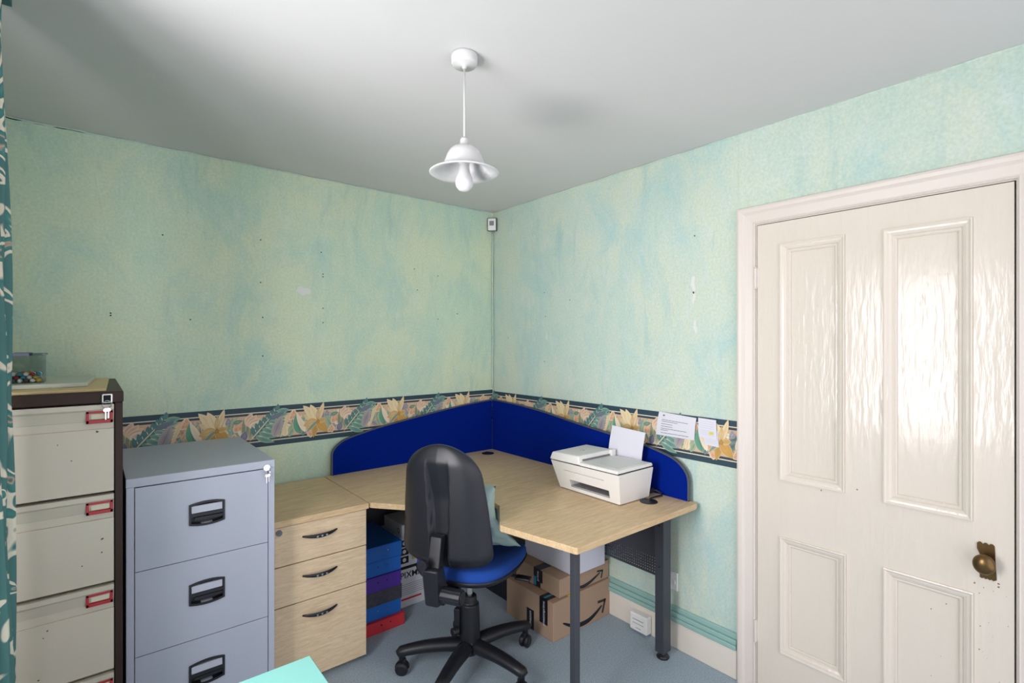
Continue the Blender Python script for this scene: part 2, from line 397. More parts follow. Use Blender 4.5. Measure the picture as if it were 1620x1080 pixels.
# ------------------------------------------------------------------ wallpaper border (printed art as vertex colours)
def mixc(a, b, t): return tuple(a[i] * (1 - t) + b[i] * t for i in range(3)) + (1,)
class Art:
    def __init__(s): s.bm = NB(); s.cl = s.bm.verts.layers.float_color.new('print'); s.k = 0
    def poly(s, pts, ce, cc, center=None, lift=True):
        if lift: s.k += 1
        off = 0.0008 + (s.k % 330) * 0.000008
        if center is None: center = (sum(p[0] for p in pts) / len(pts), sum(p[1] for p in pts) / len(pts))
        c = s.bm.verts.new((center[0], center[1], off)); c[s.cl] = cc
        vs = []
        for p in pts:
            v = s.bm.verts.new((p[0], p[1], off)); v[s.cl] = ce; vs.append(v)
        for i in range(len(vs)): s.bm.faces.new((c, vs[i], vs[(i+1) % len(vs)]))
    def rect(s, x0, x1, z0, z1, c): s.poly([(x0, z0), (x1, z0), (x1, z1), (x0, z1)], c, c)
    def leaf(s, x, z, L_, W, ang, ce, cc, outline=None, curl=0.0, n=9, rib=None):
        def pt(t, side, ww):
            px = t * L_; py = side * ww * math.sin(math.pi * min(1, t ** 0.8)) ** 0.8 + curl * L_ * t * t
            ca, sa = math.cos(ang), math.sin(ang); return (x + px * ca - py * sa, z + px * sa + py * ca)
        if outline:
            P_ = [pt(i / n, 1, W * 0.5 + 0.0022) for i in range(n + 1)] + [pt(i / n, -1, W * 0.5 + 0.0022) for i in range(n - 1, 0, -1)]
            s.poly(P_, outline, outline)
        P_ = [pt(i / n, 1, W * 0.5) for i in range(n + 1)] + [pt(i / n, -1, W * 0.5) for i in range(n - 1, 0, -1)]
        s.poly(P_, ce, cc, center=pt(0.5, 0, 0))
        if rib:
            A = [pt(i / n, 1, 0.0014) for i in range(n + 1)] + [pt(i / n, -1, 0.0014) for i in range(n - 1, 0, -1)]
            s.poly(A, rib, rib)
    def flower(s, x, z, r, npet, c1, c2, a0=0, outline=None, wide=0.75, squash=1.0):
        for i in range(npet):
            a_ = a0 + 2 * math.pi * i / npet
            s.leaf(x, z, r * (0.85 + 0.25 * math.sin(i * 2.3)), r * wide, a_, c1, c2, outline)
CR, PE, OC, TE, DT, GR, GP, BR = [S(h) for h in ('#e6d3ad', '#dba884', '#c49a52', '#6fa398', '#3f6a70', '#88a383', '#8d8794', '#9a8468')]
NAVY = S('#27414f'); LINE = S('#ddd2b8'); PEACH = S('#d3b193'); PALE = S('#e9ddc4')
def border(name, s0, s1, lilies, zb, zt, M, end=None):
    A = Art()
    A.rect(s0, s1, zb, zt, NAVY)
    A.rect(s0, s1, zt - 0.031, zt - 0.026, LINE); A.rect(s0, s1, zb + 0.026, zb + 0.031, LINE)
    A.rect(s0, s1, zb + 0.042, zt - 0.042, PEACH)
    zc = (zb + zt) / 2
    clip0, clip1 = s0, s1
    rnd = random.Random(3)
    for li in lilies:
        A.k = 10
        for j in range(60):     # loose foliage background
            x = li + j * 0.00817 + rnd.uniform(-0.006, 0.006); z = zc + rnd.uniform(-0.040, 0.034)
            c = rnd.choice([mixc(PE, BR, .3), TE, GR, GP, BR, CR, PALE, GR, DT]); a_ = rnd.uniform(0.5, 2.6)
            L_ = rnd.uniform(0.055, 0.085)
            A.leaf(x - L_ / 2 * math.cos(a_), z - L_ / 2 * math.sin(a_), L_, rnd.uniform(0.022, 0.036), a_, mixc(c, PALE, 0.25), c, None, rib=mixc(c, DT, 0.4))
        # peach blooms
        for fx, fz, r_, a0 in ((.098, .014, .034, .4), (.362, .046, .028, .2), (.452, -.046, .036, 1.0), (.075, -.048, .022, .1)):
            A.flower(li + fx, zc + fz, r_ + .003, 5, PALE, PALE, a0, wide=.95)
            A.flower(li + fx, zc + fz, r_, 5, mixc(PE, PALE, .25), mixc(PE, S('#bf6f50'), .45), a0, wide=.9)
        A.leaf(li + .074, zc + .030, .044, .024, .25, mixc(DT, GR, .4), GR, CR)
        # brown striped fan and pink shell bloom left of the monstera
        for i in range(7): A.leaf(li + 0.128 + i * 0.012, zc - 0.052 + i * 0.003, 0.100 - 0.004 * i, 0.020, 1.75 - 0.16 * i, mixc(BR, GR, .3), mixc(GR, DT, .35), mixc(CR, BR, .3), curl=-0.12)
        for i in range(4): A.leaf(li + 0.135 + .004 * i, zc + 0.012 - .004 * i, 0.070, 0.030, 1.35 - .28 * i, PALE if i == 3 else mixc(PE, PALE, .5), mixc(PE, GP, .35), PALE, curl=-0.15)
        # monstera: blade, fingers, cream slits and rib
        bx0, bz0 = li + 0.158, zc - 0.062; ra = math.atan2(0.125, 0.110)
        A.leaf(bx0 + .01, bz0 + .005, .165, .085, ra - .12, mixc(DT, TE, .4), DT, None)
        for i in range(8):
            t = i / 7; qx, qz = bx0 + 0.020 + 0.105 * t, bz0 + 0.020 + 0.118 * t
            A.leaf(qx, qz, 0.052 * (1 - 0.30 * t), 0.023, ra + 1.25 - 0.45 * t, mixc(DT, TE, .25), mixc(TE, DT, .65), None, curl=-0.15)
            A.leaf(qx, qz, 0.098 * (1 - 0.42 * t), 0.026, ra - 1.55 + 0.50 * t, mixc(TE, GR, .35), mixc(TE, DT, .55), mixc(CR, TE, .45), curl=0.25)
        for i in range(6):
            t = i / 6 + .08; A.leaf(bx0 + .020 + .11 * t, bz0 + .008 + .118 * t, .026, .003, ra - 1.2 + .4 * t, PALE, PALE); A.leaf(bx0 + .012 + .11 * t, bz0 + .028 + .118 * t, .016, .003, ra + 1.0, PALE, PALE)
        A.leaf(bx0 - 0.012, bz0 - 0.010, 0.185, 0.006, ra, CR, mixc(CR, BR, .3), None)
        # grey purple leaves, feathery spray, green and pale blades
        A.leaf(li + 0.262, zc - 0.060, 0.118, 0.050, 1.20, mixc(GP, PALE, .25), GP, None, rib=mixc(GP, DT, .4))
        A.leaf(li + 0.240, zc + 0.034, 0.085, 0.026, 0.40, mixc(GP, DT, .6), mixc(GP, S('#56708c'), .6), None)
        for i in range(8): A.leaf(li + 0.296 + 0.003 * i, zc - 0.064 + 0.014 * i, 0.062, 0.010, 0.95 - 0.06 * i, CR, mixc(CR, BR, .45), None, curl=0.2)
        A.leaf(li + 0.398, zc - 0.058, 0.112, 0.056, 1.75, mixc(TE, S('#5f9a77'), .6), mixc(S('#5f9a77'), DT, .25), CR, rib=DT)
        A.leaf(li + 0.425, zc - 0.052, 0.118, 0.030, 1.98, PALE, mixc(PE, PALE, .7), None)
        A.leaf(li + 0.462, zc - 0.048, 0.116, 0.024, 1.92, mixc(TE, DT, .3), mixc(TE, GR, .5), PALE)
        # lily: big pale petals reaching over the upper stripe, ochre ones below
        lx, lz = li, zc + 0.004
        for a_, L_, W, c1, c2 in ((2.62, .085, .040, S('#d9c08f'), CR), (2.22, .118, .044, CR, S('#e2cd9d')), (1.90, .100, .042, S('#e9d6a9'), CR), (1.18, .108, .026, CR, S('#d9bd88')), (1.45, .070, .020, S('#c9a36a'), CR),
                                  (3.35, .078, .044, S('#c9a36a'), S('#dcc08a')), (4.40, .092, .034, OC, S('#b98f4c')), (5.35, .088, .046, OC, S('#cfa050')),
                                  (0.05, .050, .026, S('#cfae79'), OC), (3.85, .082, .016, TE, BR)):
            A.leaf(lx, lz, L_, W, a_, c1, c2, mixc(CR, OC, .35), curl=0.06, rib=mixc(c1, BR, .35))
        A.flower(lx + 0.002, lz - 0.004, 0.016, 5, OC, S('#8d6b34'), 0.3)
        A.flower(li + 0.052, zc + 0.040, 0.020, 5, mixc(GP, PALE, .3), S('#6d7b91'), 0.3, None, wide=.9)
        A.leaf(li + 0.118, zc - 0.062, 0.050, 0.034, 1.3, S('#6d7390'), GP, PALE)
    bm = A.bm
    for co, no in (((clip0, 0, 0), (-1, 0, 0)), ((clip1, 0, 0), (1, 0, 0))):
        bmesh.ops.bisect_plane(bm, geom=bm.verts[:] + bm.edges[:] + bm.faces[:], plane_co=co, plane_no=no, clear_outer=True)
    for v in bm.verts: v.co = M @ v.co
    return bm
bmA = border('border', -2.60, -0.004, [-0.241 - 0.49 * k for k in range(6)], 0.930, 1.137, frame((0, 0, 0), (1, 0, 0), (0, 0, 1)))
for f in bmA.faces: pass
tag(obj('wallpaper_border', bmA, M_print, origin=(-1.3, 0, 0.93)), 'floral wallpaper border with dark edge stripes on the wall behind the filing cabinets', 'wallpaper border')
bmB = border('border', 0.004, 1.768, [0.22 + 0.49 * k for k in range(-1, 4)], 0.918, 1.126, frame((0, 0, 0), (0, -1, 0), (0, 0, 1)))
tag(obj('wallpaper_border', bmB, M_print, origin=(0, -0.9, 0.92)), 'floral wallpaper border with dark edge stripes running towards the door', 'wallpaper border')

# ------------------------------------------------------------------ door
door = thing('door_1', None, None, (0, (DY0 + DY1) / 2, 0), kind='structure')
XF = -0.006                                   # face of the leaf
P_UL = (-1.951, -2.177, 0.912, 1.871); P_UR = (-2.305, -2.536, 0.905, 1.869)
P_LL = (-1.951, -2.181, 0.205, 0.675); P_LR = (-2.305, -2.538, 0.205, 0.668)
leaf = obj('door_leaf', BX(XF, 0.034, DY1 + 0.004, DY0 - 0.004, 0.008, DZ - 0.004), M_door, door, world=True)
for p in (P_UL, P_UR, P_LL, P_LR):
    cb = BX(-0.05, 0.008, p[1], p[0], p[2], p[3]); 
    for v in cb.verts: v.co = MW[door].inverted() @ v.co
    cut(leaf, cb)
for p in (P_UL, P_UR, P_LL, P_LR):
    bm = NB(); moulding(bm, [(-0.034, -0.0135), (-0.034, -0.010), (-0.030, -0.006), (-0.024, -0.007), (-0.020, -0.001), (-0.012, 0.003), (-0.006, 0.004), (0.0, 0.008), (0.004, 0.007), (0.004, 0.0)], p[0], p[1], p[2], p[3], True, xbase=XF)
    obj('panel_moulding', bm, M_door, door, smooth=False)
for z in (1.744, 0.251):
    bm = NB()
    cyl(bm, (-0.012, DY0 + 0.002, z - 0.042), (-0.012, DY0 + 0.002, z + 0.042), 0.0065, seg=12)
    cyl(bm, (-0.012, DY0 + 0.002, z - 0.047), (-0.012, DY0 + 0.002, z - 0.043), 0.0075, seg=12)
    cyl(bm, (-0.012, DY0 + 0.002, z + 0.043), (-0.012, DY0 + 0.002, z + 0.047), 0.0075, seg=12)
    bx(bm, -0.0085, -0.004, DY0 - 0.012, DY0 + 0.016, z - 0.042, z + 0.042)
    obj('hinge', bm, M_cream, door)
# chipped paint round the brass plate, plate, knob
bm = NB()
pl = []
for i in range(10): pl.append((-0.023 + 0.0046 * i, 0.054 + (0.003 if i % 3 else -0.002)))
pl += [(0.023, -0.052)] + [(0.020 - 0.0045 * i, -0.054 - (0.003 if i % 2 else 0)) for i in range(9)] + [(-0.016, -0.02), (-0.021, 0.0), (-0.016, 0.018), (-0.023, 0.035)]
prism(bm, pl, 0, 0.003, fB(-2.573, 0.784, 0.0065))
plate = obj('door_knob_plate', bm, M_brass, door, label='chipped brass plate behind the knob')
bm = NB(); Mk = frame((-0.009, -2.573, 0.786), (0, -1, 0), (0, 0, 1))
Mk = Mk @ Matrix.Identity(4)
prof = [(0.0, 0.0), (0.016, 0.0), (0.017, 0.004), (0.010, 0.008), (0.009, 0.022), (0.013, 0.028), (0.022, 0.032), (0.0265, 0.040), (0.0275, 0.046), (0.0265, 0.052), (0.021, 0.058), (0.012, 0.062), (0.0, 0.063)]
lathe(bm, prof, M=Mk, seg=32)
for v in bm.verts:
    v.co.z = 0.786 + (v.co.z - 0.786) * 1.12
obj('door_knob', bm, M_brass, door, smooth=True, label='oval brass knob')
bm = NB(); rs = random.Random(5)
for _ in range(34):
    cy_, cz_ = rs.uniform(-2.625, -2.42), rs.uniform(0.15, 0.72)
    if -2.545 < cy_ < -2.495: cy_ -= 0.06          # keep off the moulding
    inside = cy_ > P_LR[1] and P_LR[2] + 0.04 < cz_ < P_LR[3] - 0.04
    if cy_ > P_LR[1] and not inside: continue
    blob(bm, fB(cy_, cz_, -0.0076 if inside else 0.0064), rs.uniform(0.0008, 0.0022), n=7)
for y_, z_ in ((-2.544, 0.705), (-2.600, 0.722), (-2.600, 0.712), (-2.10, 0.90), (-2.22, 0.93)): blob(bm, fB(y_, z_, 0.0064), 0.0028, n=8)
obj('paint_chips', bm, mat('chip_rust', '#8a6a52', 0.8), door)
# jamb with stop, architrave
fr = thing('trim_5', None, None, (0, (DY0 + DY1) / 2, 0), kind='structure')
bm = NB()
for a, b in ((DY0, DY0 + 0.03), (DY1 - 0.03, DY1)): bx(bm, -0.002, 0.15, a, b, 0, DZ + 0.03)
bx(bm, -0.002, 0.15, DY1, DY0, DZ, DZ + 0.03)
bx(bm, 0.036, 0.09, DY0 - 0.02, DY0, 0, DZ); bx(bm, 0.036, 0.09, DY1, DY1 + 0.02, 0, DZ); bx(bm, 0.036, 0.09, DY1, DY0, DZ - 0.02, DZ)
obj('door_jamb', bm, M_cream, fr)
bm = NB(); moulding(bm, [(0.004, 0.0), (0.004, 0.010), (0.008, 0.014), (0.012, 0.012), (0.016, 0.012), (0.045, 0.016), (0.050, 0.019), (0.056, 0.024), (0.068, 0.026), (0.076, 0.024), (0.079, 0.018), (0.079, 0.0)], DY0, DY1, 0, DZ, False)
obj('architrave', bm, M_cream, fr)

# ------------------------------------------------------------------ pendant lamp
PX, PY = -1.275, -1.525
lamp = thing('pendant_lamp', 'white pendant lamp with bell shaped glass shade hanging from the ceiling', 'ceiling lamp', (PX, PY, H))
Mp = Matrix.Translation((PX, PY, 0))
bm = NB(); lathe(bm, [(0.041, H), (0.042, H - 0.008), (0.041, H - 0.028), (0.037, H - 0.034), (0.008, H - 0.036), (0.006, H - 0.044), (0, H - 0.044)], M=Mp, seg=40); obj('ceiling_rose', bm, M_lampwhite, lamp, smooth=True)
bm = NB(); tube(bm, [(PX, PY, H - 0.04), (PX, PY, 2.105)], 0.0032, seg=10); obj('cord', bm, M_lampwhite, lamp, smooth=True)
bm = NB(); lathe(bm, [(0.0, 2.118), (0.010, 2.117), (0.0135, 2.110), (0.014, 2.092), (0.018, 2.088), (0.0175, 2.035), (0.0, 2.035)], M=Mp); obj('lampholder', bm, M_lampwhite, lamp, smooth=True)
m = mat('opal_glass', '#cfcfcf', 0.3); m.node_tree.nodes['Principled BSDF'].inputs['Transmission Weight'].default_value = 0.0
m.node_tree.nodes['Principled BSDF'].inputs['Subsurface Weight'].default_value = 0.4; m.node_tree.nodes['Principled BSDF'].inputs['Subsurface Radius'].default_value = (0.03, 0.03, 0.03)
prof = [(0.017, 2.092), (0.034, 2.087), (0.047, 2.076), (0.055, 2.062), (0.059, 2.050), (0.060, 2.047), (0.063, 2.040), (0.064, 2.034), (0.069, 2.026), (0.078, 2.018), (0.092, 2.0125), (0.106, 2.0095), (0.110, 2.0065), (0.106, 2.0045),
        (0.091, 2.0085), (0.076, 2.014), (0.066, 2.022), (0.060, 2.033), (0.056, 2.048), (0.051, 2.061), (0.044, 2.073), (0.032, 2.083), (0.017, 2.088)]
bm = NB(); lathe(bm, prof, M=Mp, seg=48, cap=False); obj('lamp_shade', bm, m, lamp, smooth=True)
bm = NB(); lathe(bm, [(0, 2.040), (0.013, 2.040), (0.0155, 2.034), (0.0165, 2.020), (0.019, 2.006), (0.0255, 1.992), (0.0285, 1.978), (0.0265, 1.964), (0.018, 1.953), (0.009, 1.949), (0, 1.948)], M=Mp)
obj('light_bulb', bm, m, lamp, smooth=True)

# ------------------------------------------------------------------ alarm sensor in the corner
sen = thing('alarm_sensor', 'small white sensor box mounted in the room corner just below the ceiling', 'sensor', (-0.04, -0.04, 2.29))
Ms = frame((-0.030, -0.030, 2.290), (0.7071, -0.7071, 0), (0, 0, 1))
bm = NB(); bx(bm, -0.034, 0.034, -0.045, 0.045, -0.02, 0.002, mtx=Ms); obj('housing', bm, M_edge, sen, bevel=0.003)
bm = NB(); bx(bm, -0.028, 0.027, -0.044, 0.038, 0.002, 0.020, mtx=Ms); obj('cover', bm, M_white, sen, bevel=0.004)
bm = NB(); bx(bm, -0.017, 0.014, -0.012, 0.020, 0.0195, 0.0215, mtx=Ms); obj('sensor_panel', bm, mat('grey_panel', '#85858c', 0.4), sen, bevel=0.001)  # plain grey panel added in place of a printed code square

# ------------------------------------------------------------------ curtain
bm = NB(); uvl = bm.loops.layers.uv.new('UVMap')
NS, NZ = 120, 46; grid = []
for j in range(NZ + 1):
    z = 0.02 + (2.33 - 0.02) * j / NZ; q = 1 - j / NZ
    row = []
    for i in range(NS + 1):
        s = i / NS
        y = -1.36 + 0.30 * s + 0.010 * math.sin(z * 2 + s * 9)
        am = 0.055 + 0.020 * q
        x = -2.412 + 0.018 * q + am * math.sin(s * 5.5 * 2 * math.pi + 0.4 * math.sin(z * 1.3)) + 0.008 * math.sin(z * 4.1 + s * 21)
        row.append((bm.verts.new((x, y, z)), s * 1.1, z))
    grid.append(row)
for j in range(NZ):
    for i in range(NS):
        q = (grid[j][i], grid[j][i+1], grid[j+1][i+1], grid[j+1][i])
        f = bm.faces.new([t[0] for t in q])
        for l, t in zip(f.loops, q): l[uvl].uv = (t[1], t[2])
cur = thing('curtain', 'teal curtain with cream leaf pattern hanging at the left edge', 'curtain', (-2.42, -1.21, 0.02))
c_ = obj('curtain_cloth', bm, M_curtain, cur, smooth=True)
so = c_.modifiers.new('s', 'SOLIDIFY'); so.thickness = 0.002
bm = NB(); bx(bm, -2.49, -2.34, -1.365, -1.055, 2.325, 2.345); obj('heading_tape', bm, M_curtain, cur)
rl = NB(); tube(rl, [(-2.42, -2.75, 2.355), (-2.42, -1.0, 2.355)], 0.011); bx(rl, -2.62, -2.42, -1.04, -1.025, 2.345, 2.36); bx(rl, -2.62, -2.42, -2.72, -2.705, 2.345, 2.36)
tag(obj('curtain_rail', rl, M_white, origin=(-2.42, -1.9, 2.35)), 'white curtain rail along the window wall above the teal curtain', 'curtain rail')

# ------------------------------------------------------------------ brown filing cabinet
def ring_keys(bm, c, mi=0):
    x, y, z = c
    pts = [(x + 0.011 * math.cos(t), y - 0.004, z - 0.012 + 0.011 * math.sin(t)) for t in [k * math.pi / 8 for k in range(17)]]
    tube(bm, pts, 0.0012, seg=6, mi=mi)
    bx(bm, x - 0.0050, x - 0.0022, y - 0.007, y - 0.0055, z - 0.058, z - 0.034, mi); bx(bm, x + 0.002, x + 0.0046, y - 0.010, y - 0.0085, z - 0.054, z - 0.032, mi)
    lathe(bm, [(0.0, 0), (0.0062, 0), (0.0062, 0.0014), (0, 0.0014)], M=frame((x - 0.0036, y - 0.0055, z - 0.029), (1, 0, 0), (0, 0, 1)), seg=14, mi=mi); lathe(bm, [(0.0, 0), (0.0058, 0), (0.0058, 0.0014), (0, 0.0014)], M=frame((x + 0.0033, y - 0.0085, z - 0.028), (1, 0, 0), (0, 0, 1)), seg=14, mi=mi)
bx0, bx1, by0, by1, bz = -2.570, -2.109, -0.868, -0.165, 1.321
cab = thing('filing_cabinet', 'tall dark brown filing cabinet with cream drawers and red label holders', 'filing cabinet', ((bx0 + bx1) / 2, (by0 + by1) / 2, 0))
bm = NB()
bx(bm, bx0, bx0 + 0.020, by0, by1, 0, bz - 0.034); bx(bm, bx1 - 0.020, bx1, by0, by1, 0, bz - 0.034)
bx(bm, bx0 + 0.020, bx1 - 0.020, by0 + 0.03, by1, 0, bz - 0.034)
bx(bm, bx0 + 0.020, bx1 - 0.020, by0, by0 + 0.03, 0, 0.09)
obj('carcass', bm, M_brown, cab, bevel=0.002)
obj('top_panel', BX(bx0 - 0.002, bx1 + 0.002, by0 - 0.004, by1, bz - 0.034, bz), M_brown, cab, bevel=0.003)
tops = [1.283, 1.008, 0.731, 0.460]; bots = [1.016, 0.739, 0.468, 0.195]
for k in range(4):
    zt, zb = tops[k] , bots[k]
    bm = NB(); xa, xb = bx0 + 0.022, bx1 - 0.022
    bx(bm, xa, xb, by0 + 0.006, by0 + 0.03, zb, zt)               # drawer front
    # projecting lip with sloped pull beneath
    pr = [(by0 - 0.010, zt), (by0 + 0.008, zt), (by0 + 0.008, zt - 0.052), (by0 + 0.004, zt - 0.050), (by0 - 0.004, zt - 0.020), (by0 - 0.008, zt - 0.016), (by0 - 0.010, zt - 0.014)]
    v0 = [bm.verts.new((xa, a, b)) for a, b in pr]; v1 = [bm.verts.new((xb, a, b)) for a, b in pr]
    bm.faces.new(v0); bm.faces.new(list(reversed(v1)))
    for i in range(len(pr)): bm.faces.new((v0[i], v1[i], v1[(i+1) % len(pr)], v0[(i+1) % len(pr)]))
    bx(bm, xa, xb, by0 + 0.0005, by0 + 0.008, zb, zt - 0.075)     # raised face below the hand recess
    for _ in range(5):
        blob(bm, frame((random.uniform(xa + 0.08, xb - 0.02), by0 + 0.0002, random.uniform(zb + 0.03, zt - 0.08)), (1, 0, 0), (0, 0, 1)), random.uniform(0.0015, 0.0035), 1, n=8)
    d = obj('drawer', bm, [M_drawer, mat('chip_dark', '#5b4a3c', 0.7)], cab)
    lh = NB(); lx0, lx1, lz0, lz1 = xb - 0.066, xb - 0.002, zt - 0.056, zt - 0.019
    yy = by0 - 0.006
    for a, b, c, e_ in ((lx0, lx1, lz1 - 0.007, lz1), (lx0, lx1, lz0, lz0 + 0.010), (lx0, lx0 + 0.007, lz0, lz1), (lx1 - 0.007, lx1, lz0, lz1)): bx(lh, a, b, yy, yy + 0.012, c, e_)
    h_ = obj('label_holder', lh, M_red, d, bevel=0.001, label='red plastic label holder')
    lb = NB(); bx(lb, lx0 + 0.012, lx1 - 0.009, yy + 0.003, yy + 0.011, lz0 + 0.013, lz1 - 0.009); obj('label_card', lb, mat('label_card', '#d9cfb8' if k < 2 else '#cfc8c2', 0.6), d)
lk = NB(); bx(lk, bx1 - 0.053, bx1 - 0.024, by0 - 0.013, by0 + 0.0, 1.286, 1.316); lock = obj('lock', lk, M_chrome, cab, bevel=0.004, label='square chrome lock')
lk = NB(); bx(lk, bx1 - 0.048, bx1 - 0.029, by0 - 0.0145, by0 - 0.012, 1.290, 1.312); obj('lock_face', lk, M_gap, lock, bevel=0.001)
kk = NB(); ring_keys(kk, (bx1 - 0.0385, by0 - 0.012, 1.296)); tag(obj('keys', kk, M_chrome, origin=(bx1 - 0.0385, by0 - 0.012, 1.25)), 'small keys hanging from the lock of the brown filing cabinet', 'keys')

# things on top of it
bm = NB(); prism(bm, [(-2.50, -0.838), (-2.149, -0.836), (-2.130, -0.235), (-2.50, -0.225)], bz, bz + 0.008); tag(obj('folder', bm, mat('manila', '#d6bf8f', 0.7, var=0.04), origin=(-2.3, -0.55, bz), bevel=0.001), 'buff manila folder lying flat on the brown filing cabinet', 'folder')
bm = NB(); prism(bm, [(-2.48, -0.745), (-2.195, -0.715), (-2.172, -0.27), (-2.48, -0.26)], bz + 0.008, bz + 0.022); tag(obj('flat_case', bm, mat('pale_wallet', '#bcc2b4', 0.5, var=0.03), origin=(-2.3, -0.5, bz + 0.008), bevel=0.003), 'pale grey flat case lying on the manila folder under the clear box', 'case')
cx0, cx1, cy0, cy1, cz = -2.412, -2.302, -0.665, -0.555, bz + 0.0221
box = thing('storage_box', 'clear plastic storage box holding colourful pins on the brown cabinet', 'storage box', ((cx0 + cx1) / 2, (cy0 + cy1) / 2, cz))
bm = NB(); t_ = 0.0016; ch = 0.088
bx(bm, cx0, cx1, cy0, cy1, cz, cz + t_)
bx(bm, cx0, cx1, cy0, cy0 + t_, cz + t_, cz + ch); bx(bm, cx0, cx1, cy1 - t_, cy1, cz + t_, cz + ch)
bx(bm, cx0, cx0 + t_, cy0 + t_, cy1 - t_, cz + t_, cz + ch); bx(bm, cx1 - t_, cx1, cy0 + t_, cy1 - t_, cz + t_, cz + ch)
obj('box_body', bm, M_clear, box)
bm = NB(); bx(bm, cx0 - 0.005, cx1 + 0.005, cy0 - 0.005, cy1 + 0.005, cz + ch, cz + ch + 0.006); lid = obj('lid', bm, glass('lid_plastic', (0.62, 0.68, 0.70, 1), 0.12), box, bevel=0.002)
for s in (-1, 1):
    bm = NB(); ymid = cy0 - 0.008 if s < 0 else cy1 + 0.008
    bx(bm, (cx0 + cx1) / 2 - 0.022, (cx0 + cx1) / 2 + 0.022, ymid - 0.002, ymid + 0.002, cz + ch - 0.003, cz + ch + 0.008); obj('clip', bm, mat('clip_grey_blue', '#5f6478', 0.5), lid, bevel=0.001, label='grey blue locking clip')
pin_cols = ['#a8323a', '#2c4f86', '#2f7a52', '#d8b54a', '#e6e2d8', '#8c4a2c', '#c96a4a', '#3d8a9a', '#5d3a34', '#efefef']
cn = {'#a8323a': 'dark red', '#2c4f86': 'blue', '#2f7a52': 'green', '#d8b54a': 'yellow', '#e6e2d8': 'cream', '#8c4a2c': 'brown', '#c96a4a': 'orange', '#3d8a9a': 'turquoise', '#5d3a34': 'maroon', '#efefef': 'white'}
proto = {}
pr_ = 0.0068
for layer in range(3):
    nx = 7 - (layer % 2); 
    for ix in range(nx):
        for iy in range(nx):
            if layer == 2 and random.random() < 0.35: continue
            x = cx0 + 0.0095 + (layer % 2) * 0.0072 + ix * 0.0148 + random.uniform(-.0003, .0003)
            y = cy0 + 0.0095 + (layer % 2) * 0.0072 + iy * 0.0148 + random.uniform(-.0003, .0003)
            z = cz + t_ + pr_ + layer * 0.0103
            c = random.choice(pin_cols)
            if c not in proto:
                bm = NB(); bmesh.ops.create_icosphere(bm, subdivisions=2, radius=pr_)
                for v in bm.verts: v.co.z *= 0.98
                o = obj('map_pin', bm, mat('pin_' + cn[c].replace(' ', '_'), c, 0.25), smooth=True)
                tag(o, cn[c] + ' round headed pin inside the clear box', 'pin', 'round headed pins in the clear box'); proto[c] = o
            else:
                o = proto[c].copy(); COL.objects.link(o)
            o.location = (x, y, z)

# ------------------------------------------------------------------ grey filing cabinet
gx0, gx1, gy0, gy1, gz = -2.096, -1.634, -0.742, -0.122, 1.016
cab = thing('filing_cabinet', 'grey metal filing cabinet with black recessed handles beside the drawer pedestal', 'filing cabinet', ((gx0 + gx1) / 2, (gy0 + gy1) / 2, 0))
bm = NB()
bx(bm, gx0, gx0 + 0.022, gy0, gy1, 0, gz - 0.03); bx(bm, gx1 - 0.022, gx1, gy0, gy1, 0, gz - 0.03); bx(bm, gx0 + 0.022, gx1 - 0.022, gy0 + 0.03, gy1, 0.0, gz - 0.03); bx(bm, gx0 + 0.022, gx1 - 0.022, gy0, gy0 + 0.03, 0, 0.118)
obj('carcass', bm, M_grey, cab, bevel=0.0015)
obj('top_panel', BX(gx0 - 0.001, gx1 + 0.001, gy0 - 0.001, gy1, gz - 0.03, gz), M_grey, cab, bevel=0.002)
for k, (zt, zb) in enumerate(((0.9825, 0.701), (0.6985, 0.4145), (0.412, 0.122))):
    xa, xb = gx0 + 0.0245, gx1 - 0.0245
    d = obj('drawer', BX(xa, xb, gy0 + 0.001, gy0 + 0.028, zb, zt), M_grey, cab, world=True)
    hx, hz = -1.862, (zt - 0.124)
    cb = BX(hx - 0.050, hx + 0.050, gy0 - 0.02, gy0 + 0.022, hz - 0.036, hz + 0.036)
    for v in cb.verts: v.co = MW[cab].inverted() @ v.co
    cut(d, cb)
    def arcpoly(w_, h_, bulge, n=9):
        t_ = [(-w_ + 2 * w_ * i / n, h_ + bulge * (1 - (2 * i / n - 1) ** 2)) for i in range(n + 1)]
        b_ = [(w_ - 2 * w_ * i / n, -h_ - bulge * (1 - (2 * i / n - 1) ** 2)) for i in range(n + 1)]
        return t_ + b_
    Mh = frame((hx, gy0, hz), (1, 0, 0), (0, 0, 1))
    hb = NB()
    # rim
    oo, ii = arcpoly(0.056, 0.036, 0.008), arcpoly(0.0495, 0.030, 0.007)
    zf = 0.005
    A = [hb.verts.new(Mh @ Vector((p[0], p[1], 0.0))) for p in oo]; B = [hb.verts.new(Mh @ Vector((p[0], p[1], zf))) for p in oo]
    C = [hb.verts.new(Mh @ Vector((p[0], p[1], zf))) for p in ii]; D = [hb.verts.new(Mh @ Vector((p[0] , p[1], -0.020))) for p in ii]
    n_ = len(oo)
    for i in range(n_):
        j = (i + 1) % n_
        hb.faces.new((A[i], A[j], B[j], B[i])); hb.faces.new((B[i], B[j], C[j], C[i])); hb.faces.new((C[i], C[j], D[j], D[i]))
    hb.faces.new(D)
    bx(hb, -0.0495, 0.0495, -0.008, 0.004, -0.018, 0.004, mtx=Mh)      # cross bar over the finger hole
    bx(hb, -0.038, 0.0495, -0.022, -0.012, -0.010, 0.001, mtx=Mh)
    hd = obj('handle', hb, M_black, d, label='black recessed plastic handle')
    cb_ = NB(); bx(cb_, -0.0480, 0.0480, 0.005, 0.030, -0.006, 0.0025, mtx=Mh); obj('label_card', cb_, mat('grey_card', '#b4b9c6', 0.4), d)
